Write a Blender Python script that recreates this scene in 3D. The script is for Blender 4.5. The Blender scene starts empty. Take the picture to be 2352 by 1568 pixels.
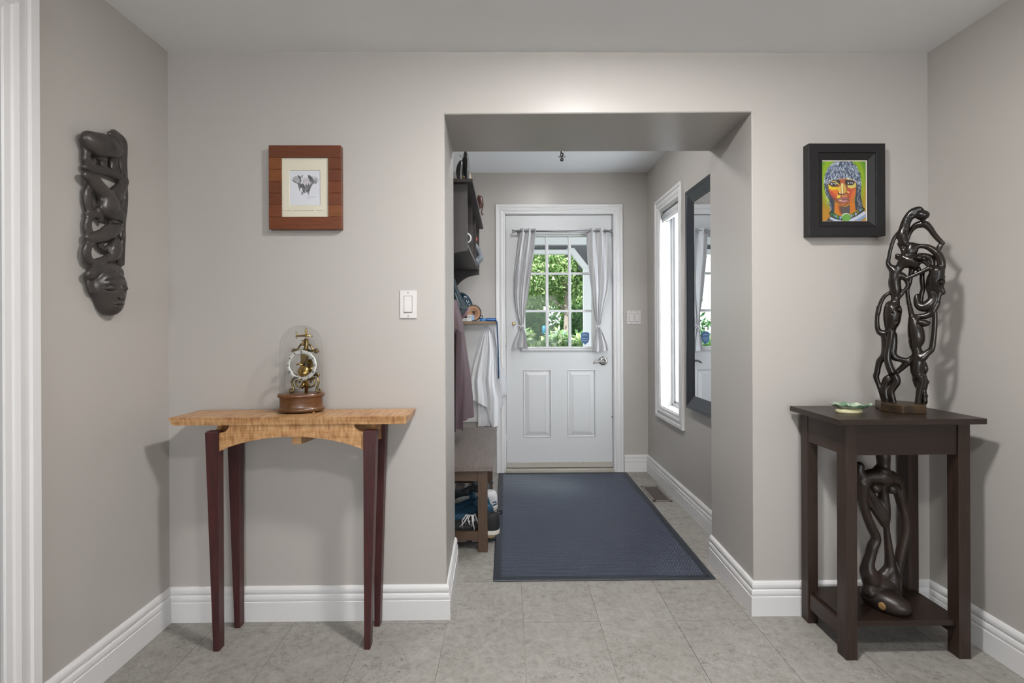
import bpy, bmesh, math, random
import numpy as np
from mathutils import Vector, Matrix

random.seed(7)
RNG = np.random.default_rng(7)
S = bpy.context.scene
COL = S.collection

# ------------------------------------------------------------------ camera, world, sun, area lights, exposure
F, CX, CY, HC, YAW, ROLL = 1150.0, 1176.0, 756.43, 1.172, 0.0117, 0.0044
cam_d = bpy.data.cameras.new('camera')
cam = bpy.data.objects.new('camera', cam_d)
COL.objects.link(cam)
cam_d.sensor_width = 36.0
cam_d.lens = F * 36.0 / 2352.0
cam_d.shift_y = -(784.0 - CY) / 2352.0
cam_d.clip_start = 0.02
cam_d.clip_end = 200
cam.matrix_world = (Matrix.Translation((0, 0, HC)) @ Matrix.Rotation(-YAW, 4, 'Z') @
                    Matrix.Rotation(math.pi / 2, 4, 'X') @ Matrix.Rotation(-ROLL, 4, 'Z'))
S.camera = cam

S.view_settings.view_transform = 'Standard'
S.view_settings.look = 'None'
S.view_settings.gamma = 1.0
S.view_settings.use_curve_mapping = False
S.view_settings.exposure = 0.04
S.cycles.use_denoising = True
S.cycles.max_bounces = 10
S.cycles.diffuse_bounces = 6
S.cycles.transparent_max_bounces = 16
S.cycles.sample_clamp_indirect = 6.0
S.cycles.caustics_reflective = False
S.cycles.caustics_refractive = False

world = bpy.data.worlds.new('sky')
S.world = world
world.use_nodes = True
wn = world.node_tree
wn.nodes.clear()
_out = wn.nodes.new('ShaderNodeOutputWorld')
_bg = wn.nodes.new('ShaderNodeBackground')
_bg.inputs['Color'].default_value = (0.88, 0.94, 1.0, 1)
_bg.inputs['Strength'].default_value = 3.6
wn.links.new(_bg.outputs[0], _out.inputs[0])


def light(name, kind, loc, rot, energy, color=(1, 1, 1), size=None, size_y=None, shape=None, angle=None):
    d = bpy.data.lights.new(name, kind)
    d.energy = energy
    d.color = color
    if kind == 'AREA':
        d.shape = shape or 'RECTANGLE'
        d.size = size
        if size_y and d.shape in ('RECTANGLE', 'ELLIPSE'):
            d.size_y = size_y
    if angle is not None:
        d.angle = angle
    o = bpy.data.objects.new(name, d)
    COL.objects.link(o)
    o.location = loc
    o.rotation_euler = rot
    return o


# sun from behind the house, lighting the garden
light('sun', 'SUN', (0, -5, 10), (math.radians(48), 0, math.radians(-20)), 15.0, (1.0, 0.985, 0.95), angle=0.02)
# fill light added behind the camera, set before an invented, unseen window
light('fill_rear_window', 'AREA', (0.3, -5.43, 1.35), (math.radians(90), 0, 0), 96, (0.95, 0.98, 1.0), 2.2, 1.5)
# daylight entering by the tall side window and by the glass of the door
light('daylight_side_window', 'AREA', (1.36, 3.55, 1.33), (0, math.radians(90), 0), 11, (0.90, 0.95, 1.0), 1.4, 0.40)


# ------------------------------------------------------------------ points of the room seen through pixel (px, py)
def ray(px, py):
    a2 = (px - CX) / F
    b2 = -(py - CY) / F
    cr, sr = math.cos(ROLL), math.sin(ROLL)
    a = a2 * cr + b2 * sr
    b = -a2 * sr + b2 * cr
    c, n = math.cos(YAW), math.sin(YAW)
    return a * c + n, -a * n + c, b


def onY(px, py, Y):
    d = ray(px, py); t = Y / d[1]
    return Vector((d[0] * t, Y, HC + d[2] * t))


def onZ(px, py, Z):
    d = ray(px, py); t = (Z - HC) / d[2]
    return Vector((d[0] * t, d[1] * t, Z))


def onX(px, py, X):
    d = ray(px, py); t = X / d[0]
    return Vector((X, d[1] * t, HC + d[2] * t))


# ------------------------------------------------------------------ materials
def lin(c):
    return tuple(0.90 * ((v / 255 / 12.92) if v / 255 <= 0.04045 else ((v / 255 + 0.055) / 1.055) ** 2.4) for v in c)


def M(name, rgb, rough=0.5, metal=0.0, spec=0.5, var=0.0, vscale=20.0, bump=0.0, bscale=60.0, coat=0.0,
      stretch=(1, 1, 1), rgb2=None, detail=3.0, emit=None, trans=0.0, sheen=0.0):
    m = bpy.data.materials.new(name)
    m.use_nodes = True
    nt = m.node_tree
    b = nt.nodes['Principled BSDF']
    c1 = lin(rgb) + (1,)
    b.inputs['Base Color'].default_value = c1
    b.inputs['Roughness'].default_value = rough
    b.inputs['Metallic'].default_value = metal
    b.inputs['Specular IOR Level'].default_value = spec
    b.inputs['Coat Weight'].default_value = coat
    b.inputs['Sheen Weight'].default_value = sheen
    if emit:
        b.inputs['Emission Color'].default_value = emit[:3] + (1,)
        b.inputs['Emission Strength'].default_value = emit[3]
    if var or rgb2 or bump:
        tc = nt.nodes.new('ShaderNodeTexCoord')
        mp = nt.nodes.new('ShaderNodeMapping')
        mp.inputs['Scale'].default_value = stretch
        nt.links.new(tc.outputs['Object'], mp.inputs['Vector'])
    if var or rgb2:
        nz = nt.nodes.new('ShaderNodeTexNoise')
        nz.inputs['Scale'].default_value = vscale
        nz.inputs['Detail'].default_value = detail
        nt.links.new(mp.outputs[0], nz.inputs['Vector'])
        rmp = nt.nodes.new('ShaderNodeValToRGB')
        if rgb2:
            c2 = lin(rgb2) + (1,)
            rmp.color_ramp.elements[0].position = 0.35
            rmp.color_ramp.elements[1].position = 0.65
            rmp.color_ramp.elements[0].color = c1
            rmp.color_ramp.elements[1].color = c2
        else:
            rmp.color_ramp.elements[0].position = 0.3
            rmp.color_ramp.elements[1].position = 0.7
            rmp.color_ramp.elements[0].color = tuple(v * (1 - var) for v in c1[:3]) + (1,)
            rmp.color_ramp.elements[1].color = tuple(min(1, v * (1 + var)) for v in c1[:3]) + (1,)
        nt.links.new(nz.outputs['Fac'], rmp.inputs['Fac'])
        nt.links.new(rmp.outputs['Color'], b.inputs['Base Color'])
    if bump:
        nb = nt.nodes.new('ShaderNodeTexNoise')
        nb.inputs['Scale'].default_value = bscale
        nb.inputs['Detail'].default_value = 3
        nt.links.new(mp.outputs[0], nb.inputs['Vector'])
        bp = nt.nodes.new('ShaderNodeBump')
        bp.inputs['Strength'].default_value = bump
        bp.inputs['Distance'].default_value = 0.002
        nt.links.new(nb.outputs['Fac'], bp.inputs['Height'])
        nt.links.new(bp.outputs[0], b.inputs['Normal'])
    return m


def glass_mat(name, tint=(1, 1, 1), fac=0.07, rough=0.0, fresnel=False):
    m = bpy.data.materials.new(name)
    m.use_nodes = True
    nt = m.node_tree
    nt.nodes.clear()
    out = nt.nodes.new('ShaderNodeOutputMaterial')
    mix = nt.nodes.new('ShaderNodeMixShader')
    t = nt.nodes.new('ShaderNodeBsdfTransparent')
    g = nt.nodes.new('ShaderNodeBsdfGlossy')
    t.inputs['Color'].default_value = tint + (1,)
    g.inputs['Roughness'].default_value = rough
    mix.inputs[0].default_value = fac
    if fresnel:
        fr = nt.nodes.new('ShaderNodeLayerWeight')
        fr.inputs['Blend'].default_value = fac
        nt.links.new(fr.outputs['Facing'], mix.inputs[0])
    nt.links.new(t.outputs[0], mix.inputs[1])
    nt.links.new(g.outputs[0], mix.inputs[2])
    nt.links.new(mix.outputs[0], out.inputs['Surface'])
    return m


def paint_mat(name, rough=0.6, trans=0.0):
    """colour comes from the mesh's own colour layer (flat prints, leaves)"""
    m = bpy.data.materials.new(name)
    m.use_nodes = True
    nt = m.node_tree
    b = nt.nodes['Principled BSDF']
    a = nt.nodes.new('ShaderNodeAttribute')
    a.attribute_name = 'tint'
    nt.links.new(a.outputs['Color'], b.inputs['Base Color'])
    b.inputs['Roughness'].default_value = rough
    if trans:
        tr = nt.nodes.new('ShaderNodeBsdfTranslucent')
        nt.links.new(a.outputs['Color'], tr.inputs['Color'])
        mx = nt.nodes.new('ShaderNodeMixShader')
        mx.inputs[0].default_value = trans
        nt.links.new(b.outputs[0], mx.inputs[1])
        nt.links.new(tr.outputs[0], mx.inputs[2])
        nt.links.new(mx.outputs[0], nt.nodes['Material Output'].inputs['Surface'])
    return m


def wood_mat(name, c1, c2, rough=0.4, axis='X', scale=9.0, stretch=14.0, bump=0.05, coat=0.0, fine=0.35):
    """long grain along one axis: stretched noise, two scales"""
    m = bpy.data.materials.new(name)
    m.use_nodes = True
    nt = m.node_tree
    b = nt.nodes['Principled BSDF']
    tc = nt.nodes.new('ShaderNodeTexCoord')
    mp = nt.nodes.new('ShaderNodeMapping')
    st = [stretch] * 3
    st['XYZ'.index(axis)] = 1.0
    mp.inputs['Scale'].default_value = st
    nt.links.new(tc.outputs['Object'], mp.inputs['Vector'])
    n1 = nt.nodes.new('ShaderNodeTexNoise')
    n1.inputs['Scale'].default_value = scale
    n1.inputs['Detail'].default_value = 6
    n1.inputs['Distortion'].default_value = 0.6
    n2 = nt.nodes.new('ShaderNodeTexNoise')
    n2.inputs['Scale'].default_value = scale * 6
    n2.inputs['Detail'].default_value = 3
    for n in (n1, n2):
        nt.links.new(mp.outputs[0], n.inputs['Vector'])
    mx = nt.nodes.new('ShaderNodeMix')
    mx.inputs[0].default_value = fine
    nt.links.new(n1.outputs['Fac'], mx.inputs[2])
    nt.links.new(n2.outputs['Fac'], mx.inputs[3])
    r = nt.nodes.new('ShaderNodeValToRGB')
    r.color_ramp.elements[0].position = 0.32
    r.color_ramp.elements[1].position = 0.68
    r.color_ramp.elements[0].color = lin(c1) + (1,)
    r.color_ramp.elements[1].color = lin(c2) + (1,)
    nt.links.new(mx.outputs[0], r.inputs[0])
    nt.links.new(r.outputs[0], b.inputs['Base Color'])
    b.inputs['Roughness'].default_value = rough
    b.inputs['Coat Weight'].default_value = coat
    bp = nt.nodes.new('ShaderNodeBump')
    bp.inputs['Strength'].default_value = bump
    bp.inputs['Distance'].default_value = 0.001
    nt.links.new(mx.outputs[0], bp.inputs['Height'])
    nt.links.new(bp.outputs[0], b.inputs['Normal'])
    return m


def tile_mat():
    m = bpy.data.materials.new('stone_tile')
    m.use_nodes = True
    nt = m.node_tree
    L = nt.links
    b = nt.nodes['Principled BSDF']
    tc = nt.nodes.new('ShaderNodeTexCoord')
    oi = nt.nodes.new('ShaderNodeObjectInfo')
    off = nt.nodes.new('ShaderNodeVectorMath')
    off.operation = 'MULTIPLY_ADD'
    off.inputs[1].default_value = (1, 1, 1)
    sc = nt.nodes.new('ShaderNodeVectorMath')
    sc.operation = 'SCALE'
    sc.inputs[0].default_value = (37.0, 53.0, 11.0)
    L.new(oi.outputs['Random'], sc.inputs['Scale'])
    L.new(tc.outputs['Object'], off.inputs[0])
    L.new(sc.outputs[0], off.inputs[2])

    def noise(scale, detail, dist=0.0, rough=0.6):
        n = nt.nodes.new('ShaderNodeTexNoise')
        n.inputs['Scale'].default_value = scale
        n.inputs['Detail'].default_value = detail
        n.inputs['Distortion'].default_value = dist
        n.inputs['Roughness'].default_value = rough
        L.new(off.outputs[0], n.inputs['Vector'])
        return n

    def ramp(fac, stops):
        r = nt.nodes.new('ShaderNodeValToRGB')
        while len(r.color_ramp.elements) < len(stops):
            r.color_ramp.elements.new(0.5)
        for e, (p, c) in zip(r.color_ramp.elements, stops):
            e.position = p
            e.color = lin(c) + (1,)
        L.new(fac, r.inputs[0])
        return r

    base = ramp(noise(4.5, 8, 0.5, 0.65).outputs['Fac'], [(0.3, (140, 135, 130)), (0.5, (150, 146, 141)), (0.7, (164, 160, 156))])
    mid = ramp(noise(30, 9, 0.35, 0.82).outputs['Fac'], [(0.36, (98, 94, 90)), (0.46, (146, 142, 137)), (0.64, (178, 174, 170))])
    mx = nt.nodes.new('ShaderNodeMix')
    mx.data_type = 'RGBA'
    mx.inputs[0].default_value = 0.5
    L.new(base.outputs[0], mx.inputs[6])
    L.new(mid.outputs[0], mx.inputs[7])
    # small dark pits gathered in cloudy patches
    pits = noise(80, 8, 0.9, 0.85)
    clus = noise(6.5, 3, 0.6)
    pr = nt.nodes.new('ShaderNodeMapRange')
    pr.inputs[1].default_value = 0.525
    pr.inputs[2].default_value = 0.60
    L.new(pits.outputs['Fac'], pr.inputs[0])
    cr = nt.nodes.new('ShaderNodeMapRange')
    cr.inputs[1].default_value = 0.45
    cr.inputs[2].default_value = 0.60
    L.new(clus.outputs['Fac'], cr.inputs[0])
    mul = nt.nodes.new('ShaderNodeMath')
    mul.operation = 'MULTIPLY'
    L.new(pr.outputs[0], mul.inputs[0])
    L.new(cr.outputs[0], mul.inputs[1])
    m2 = nt.nodes.new('ShaderNodeMath')
    m2.operation = 'MULTIPLY'
    m2.inputs[1].default_value = 0.75
    L.new(mul.outputs[0], m2.inputs[0])
    mx2 = nt.nodes.new('ShaderNodeMix')
    mx2.data_type = 'RGBA'
    L.new(m2.outputs[0], mx2.inputs[0])
    L.new(mx.outputs[2], mx2.inputs[6])
    mx2.inputs[7].default_value = lin((92, 86, 80)) + (1,)
    L.new(mx2.outputs[2], b.inputs['Base Color'])
    b.inputs['Roughness'].default_value = 0.55
    b.inputs['Specular IOR Level'].default_value = 0.35
    bp = nt.nodes.new('ShaderNodeBump')
    bp.inputs['Strength'].default_value = 0.12
    bp.inputs['Distance'].default_value = 0.002
    L.new(pits.outputs['Fac'], bp.inputs['Height'])
    L.new(bp.outputs[0], b.inputs['Normal'])
    return m


def maple_mat(name='curly_maple', fac=1.0):
    """honey maple with ripples of curl running across the grain"""
    m = bpy.data.materials.new(name)
    m.use_nodes = True
    nt = m.node_tree
    L = nt.links
    b = nt.nodes['Principled BSDF']
    tc = nt.nodes.new('ShaderNodeTexCoord')

    def noise(scale, st, detail=2, dist=0.0):
        mp = nt.nodes.new('ShaderNodeMapping')
        mp.inputs['Scale'].default_value = st
        L.new(tc.outputs['Object'], mp.inputs['Vector'])
        n = nt.nodes.new('ShaderNodeTexNoise')
        n.inputs['Scale'].default_value = scale
        n.inputs['Detail'].default_value = detail
        n.inputs['Distortion'].default_value = dist
        L.new(mp.outputs[0], n.inputs['Vector'])
        return n
    curl = noise(95, (1, 0.12, 0.25), 2, 0.25)
    grain = noise(8, (1, 16, 16), 4, 0.2)
    mx = nt.nodes.new('ShaderNodeMix')
    mx.inputs[0].default_value = 0.38
    L.new(curl.outputs['Fac'], mx.inputs[2])
    L.new(grain.outputs['Fac'], mx.inputs[3])
    r = nt.nodes.new('ShaderNodeValToRGB')
    r.color_ramp.elements.new(0.5)
    for e, (p, c) in zip(r.color_ramp.elements, [(0.34, (148, 102, 62)), (0.5, (188, 142, 96)), (0.64, (208, 168, 122))]):
        e.position = p
        e.color = lin(c) + (1,)
    L.new(mx.outputs[0], r.inputs[0])
    L.new(r.outputs[0], b.inputs['Base Color'])
    b.inputs['Roughness'].default_value = 0.38
    b.inputs['Coat Weight'].default_value = 0.1
    return m


def stone_base_mat():
    return M('carved_base_wood', (30, 26, 23), 0.35, rgb2=(74, 54, 30), vscale=22, detail=5)


WALL = M('greige_wall_paint', (184, 179, 174), 0.36, spec=0.5, bump=0.04, bscale=260)
CEIL = M('ceiling_paint', (248, 250, 252), 0.9, spec=0.1, bump=0.03, bscale=200)
TRIM = M('white_trim_paint', (224, 223, 223), 0.38, spec=0.4)
DOORW = M('white_door_paint', (212, 213, 214), 0.42, spec=0.4)
TILE = tile_mat()
GROUT = M('grout', (140, 134, 127), 0.9, var=0.08, vscale=60)
MAPLE = maple_mat()
PURPLE = wood_mat('purpleheart', (52, 24, 25), (80, 38, 37), 0.4, 'Z', 10, 12, 0.03)
WALNUT_Z = wood_mat('dark_walnut_upright', (36, 25, 20), (60, 43, 34), 0.42, 'Z', 9, 13, 0.04)
WALNUT_X = wood_mat('dark_walnut', (32, 22, 18), (50, 36, 29), 0.36, 'X', 9, 13, 0.04)
WALNUT_Y = wood_mat('dark_walnut_side', (38, 26, 21), (62, 44, 34), 0.42, 'Y', 9, 13, 0.04)
BENCH_X = wood_mat('bench_wood', (66, 49, 36), (90, 68, 50), 0.45, 'X', 9, 13, 0.03)
BENCH_Z = wood_mat('bench_wood_upright', (66, 49, 36), (90, 68, 50), 0.45, 'Z', 9, 13, 0.03)
BENCH_TOP = wood_mat('bench_wood_sheen', (94, 84, 80), (120, 108, 103), 0.42, 'Y', 7, 12, 0.03)  # seat sheen mixed in as a lighter, greyer wood colour
UNIT = wood_mat('charcoal_laminate', (46, 40, 40), (62, 54, 53), 0.45, 'Z', 8, 10, 0.02)
UNIT_EDGE = M('charcoal_edge_band', (88, 84, 82), 0.4)
EBONY = M('ebony', (20, 16, 14), 0.22, spec=0.42, rgb2=(40, 32, 26), vscale=9, detail=4)
EBONY_MATT = M('waxed_dark_wood', (30, 23, 20), 0.38, spec=0.45, rgb2=(48, 36, 30), vscale=10, detail=4)
MASKW = M('polished_dark_grey_wood', (50, 46, 45), 0.32, spec=0.5, rgb2=(66, 60, 57), vscale=14, detail=4)
SAPWOOD = M('pale_sapwood', (142, 110, 66), 0.5, var=0.25, vscale=60)
BASEW = stone_base_mat()
BRASS = M('brass', (186, 154, 92), 0.24, 1.0)
BRASS_DK = M('aged_brass', (138, 118, 80), 0.3, 1.0)
SILVER = M('silvered_dial', (206, 204, 200), 0.42, 0.55)
INK = M('black_enamel', (26, 25, 24), 0.4)
CLOCKWOOD = wood_mat('clock_walnut', (78, 48, 26), (114, 74, 42), 0.3, 'X', 12, 9, 0.03, coat=0.3)
CHROME = M('brushed_nickel', (186, 184, 180), 0.24, 1.0)
ALU = M('grey_metal', (150, 150, 152), 0.38, 0.8)
GLASS = glass_mat('window_glass', (0.98, 0.99, 0.99), 0.005)
DOME = glass_mat('dome_glass', (0.985, 0.99, 0.985), 0.12, 0.0, True)
MIRROR = M('mirror_silver', (236, 238, 240), 0.0, 1.0)
NAVY = M('navy_black_lacquer', (34, 39, 48), 0.38, spec=0.45)
BLACKF = M('black_frame_stain', (30, 29, 30), 0.5, spec=0.35, var=0.12, vscale=90)
SWITCH = M('switch_plastic', (216, 212, 210), 0.35)
MATR = M('navy_rubber', (42, 50, 69), 0.30, spec=0.8, var=0.06, vscale=30, sheen=0.5)
MATR.node_tree.nodes['Principled BSDF'].inputs['Sheen Roughness'].default_value = 0.35
MATR.node_tree.nodes['Principled BSDF'].inputs['Sheen Tint'].default_value = (0.62, 0.78, 1.0, 1)  # blue tint stands in for sky light reflected off the mat
MATB = M('navy_rubber_border', (38, 43, 53), 0.45, spec=0.5)
CURT = M('grey_curtain_cloth', (198, 198, 200), 0.85, spec=0.15, bump=0.12, bscale=700, sheen=0.2)
TOWEL = M('white_towel_cloth', (232, 233, 236), 0.92, spec=0.1, bump=0.6, bscale=420, sheen=0.2)
PINT = paint_mat('painted_print', 0.55)
LEAF = paint_mat('leaves', 0.55, 0.42)
BARK = M('bark', (116, 109, 100), 0.9, var=0.25, vscale=18, bump=0.6, bscale=30, stretch=(1, 1, 0.25))


# ------------------------------------------------------------------ mesh helpers
class MB:
    """collects shapes in room coordinates; build() links them as ONE mesh object"""
    def __init__(s):
        s.v = []; s.f = []; s.sm = []

    def add(s, vs, fs, smooth=False):
        o = len(s.v)
        s.v += [tuple(map(float, p)) for p in vs]
        s.f += [tuple(o + i for i in f) for f in fs]
        s.sm += [smooth] * len(fs)
        return s

    def box(s, x0, x1, y0, y1, z0, z1, bev=0.0):
        if x0 > x1: x0, x1 = x1, x0
        if y0 > y1: y0, y1 = y1, y0
        if z0 > z1: z0, z1 = z1, z0
        b = min(bev, (x1 - x0) * .45, (y1 - y0) * .45, (z1 - z0) * .45)
        if b <= 0:
            vs = [(x, y, z) for x in (x0, x1) for y in (y0, y1) for z in (z0, z1)]
            return s.add(vs, [(0, 1, 3, 2), (4, 6, 7, 5), (0, 4, 5, 1), (2, 3, 7, 6), (0, 2, 6, 4), (1, 5, 7, 3)])
        bm = bmesh.new()
        bmesh.ops.create_cube(bm, size=1.0)
        for v in bm.verts:
            v.co = Vector(((x0 + x1) / 2 + v.co.x * (x1 - x0), (y0 + y1) / 2 + v.co.y * (y1 - y0), (z0 + z1) / 2 + v.co.z * (z1 - z0)))
        bmesh.ops.bevel(bm, geom=bm.edges[:], offset=b, segments=1, affect='EDGES', profile=0.5)
        s.bm(bm)
        return s

    def bm(s, bm, smooth=False):
        bm.verts.index_update()
        s.add([v.co for v in bm.verts], [[v.index for v in f.verts] for f in bm.faces], smooth)
        bm.free()

    def prism(s, poly, axis, a0, a1, smooth=False):
        """closed polygon [(u,v)] extruded along axis; u,v are the other two axes in XYZ order"""
        n = len(poly)
        vs = []
        for a in (a0, a1):
            for u, v in poly:
                vs.append((a, u, v) if axis == 'X' else (u, a, v) if axis == 'Y' else (u, v, a))
        fs = [(i, (i + 1) % n, n + (i + 1) % n, n + i) for i in range(n)]
        return s.add(vs, fs + [tuple(range(n))[::-1], tuple(range(n, 2 * n))], smooth)

    def sweep(s, P, A, prof, B, closed=False, caps=True):
        """profile [(a,b)] carried along corner points P; corner i offsets by a*A[i] + b*B (mitred)"""
        k, n = len(prof), len(P)
        B = Vector(B)
        vs = [Vector(P[i]) + Vector(A[i]) * a + B * b for i in range(n) for a, b in prof]
        fs = []
        for i in range(n if closed else n - 1):
            j = (i + 1) % n
            for q in range(k - 1):
                fs.append((i * k + q, i * k + q + 1, j * k + q + 1, j * k + q))
        if not closed and caps:
            fs.append(tuple(range(k)))
            fs.append(tuple(range((n - 1) * k, n * k))[::-1])
        return s.add(vs, fs)

    def tube(s, pts, r, n=8, closed=False, cap=True):
        pts = [Vector(p) for p in pts]
        rs = r if isinstance(r, (list, tuple)) else [r] * len(pts)
        m = len(pts)
        vs = []
        prev = None
        for i, p in enumerate(pts):
            if closed:
                t = (pts[(i + 1) % m] - pts[i - 1]).normalized()
            else:
                t = (pts[min(i + 1, m - 1)] - pts[max(i - 1, 0)]).normalized()
            if prev is None:
                u = t.orthogonal().normalized()
            else:
                u = (prev - t * prev.dot(t)).normalized()
            prev = u
            w = t.cross(u)
            for q in range(n):
                a = 2 * math.pi * q / n
                vs.append(p + (u * math.cos(a) + w * math.sin(a)) * rs[i])
        fs = []
        for i in range(m if closed else m - 1):
            j = (i + 1) % m
            for q in range(n):
                fs.append((i * n + q, i * n + (q + 1) % n, j * n + (q + 1) % n, j * n + q))
        if cap and not closed:
            fs.append(tuple(range(n))[::-1])
            fs.append(tuple(range((m - 1) * n, m * n)))
        return s.add(vs, fs, True)

    def lathe(s, c, prof, n=32, sx=1.0, sy=1.0, rot=0.0, axis='Z', smooth=True, cap=True):
        """[(r,h)] turned about an axis through c; sx, sy make it oval"""
        c = Vector(c)
        vs = []
        ca, sa = math.cos(rot), math.sin(rot)
        for r, h in prof:
            for q in range(n):
                a = 2 * math.pi * q / n
                u, v = r * math.cos(a) * sx, r * math.sin(a) * sy
                u, v = u * ca - v * sa, u * sa + v * ca
                vs.append(c + (Vector((u, v, h)) if axis == 'Z' else Vector((u, h, v)) if axis == 'Y' else Vector((h, u, v))))
        fs = []
        for i in range(len(prof) - 1):
            for q in range(n):
                fs.append((i * n + q, i * n + (q + 1) % n, (i + 1) * n + (q + 1) % n, (i + 1) * n + q))
        s.add(vs, fs, smooth)
        if cap:
            o = len(s.v) - len(vs)
            k = len(prof)
            s.f += [tuple(o + q for q in range(n))[::-1], tuple(o + (k - 1) * n + q for q in range(n))]
            s.sm += [False, False]
        return s

    def grid(s, fn, nu, nv, smooth=True):
        vs = [fn(i / nu, j / nv) for j in range(nv + 1) for i in range(nu + 1)]
        fs = [(j * (nu + 1) + i, j * (nu + 1) + i + 1, (j + 1) * (nu + 1) + i + 1, (j + 1) * (nu + 1) + i)
              for j in range(nv) for i in range(nu)]
        return s.add(vs, fs, smooth)

    def build(s, name, mat, parent=None, origin=None):
        org = Vector(origin) if origin is not None else (world_of(parent) if parent is not None else centre_base(s.v))
        me = bpy.data.meshes.new(name)
        me.from_pydata([(p[0] - org.x, p[1] - org.y, p[2] - org.z) for p in s.v], [], s.f)
        me.polygons.foreach_set('use_smooth', s.sm)
        if isinstance(mat, (list, tuple)):
            for m_ in mat: me.materials.append(m_)
        else:
            me.materials.append(mat)
        me.validate()
        bm = bmesh.new()
        bm.from_mesh(me)
        bmesh.ops.recalc_face_normals(bm, faces=bm.faces)
        bm.to_mesh(me)
        bm.free()
        o = bpy.data.objects.new(name, me)
        COL.objects.link(o)
        if parent is not None:
            o.parent = parent
        else:
            o.location = org
        return o


def centre_base(vs):
    a = np.array(vs)
    lo, hi = a.min(0), a.max(0)
    return Vector(((lo[0] + hi[0]) / 2, (lo[1] + hi[1]) / 2, lo[2]))


def world_of(o):
    w = Vector((0, 0, 0))
    while o is not None:
        w = w + Vector(o.location)
        o = o.parent
    return w


def tag(o, label=None, cat=None, group=None, kind=None):
    if label: o['label'] = label
    if cat: o['category'] = cat
    if group: o['group'] = group
    if kind: o['kind'] = kind
    return o


def thing(name, label, cat, loc, group=None):
    o = bpy.data.objects.new(name, None)
    o.empty_display_size = 0.05
    COL.objects.link(o)
    o.location = loc
    return tag(o, label, cat, group)


def struct(name, mb, mat, parent=None):
    o = mb.build(name, mat, parent)
    if parent is None:
        o['kind'] = 'structure'
    return o


def struct_root(name, loc):
    o = bpy.data.objects.new(name, None)
    COL.objects.link(o)
    o.location = loc
    o['kind'] = 'structure'
    return o


def raw_mesh(name, verts, faces, mat, parent=None, origin=None, smooth=True, tint=None):
    """numpy arrays -> object"""
    org = Vector(origin) if origin is not None else (world_of(parent) if parent is not None else centre_base(verts))
    v = np.asarray(verts, dtype=np.float32) - np.array(org, dtype=np.float32)
    me = bpy.data.meshes.new(name)
    f = np.asarray(faces, dtype=np.int32)
    k = f.shape[1]
    me.vertices.add(len(v))
    me.vertices.foreach_set('co', v.ravel())
    me.loops.add(f.size)
    me.loops.foreach_set('vertex_index', f.ravel())
    me.polygons.add(len(f))
    me.polygons.foreach_set('loop_start', np.arange(0, f.size, k, dtype=np.int32))
    me.polygons.foreach_set('use_smooth', np.full(len(f), smooth))
    me.update(calc_edges=True)
    me.materials.append(mat)
    if tint is not None:
        at = me.attributes.new('tint', 'FLOAT_COLOR', 'POINT')
        c = np.ones((len(v), 4), dtype=np.float32)
        c[:, :3] = tint
        at.data.foreach_set('color', c.ravel())
    o = bpy.data.objects.new(name, me)
    COL.objects.link(o)
    if parent is not None:
        o.parent = parent
    else:
        o.location = org
    return o


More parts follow.
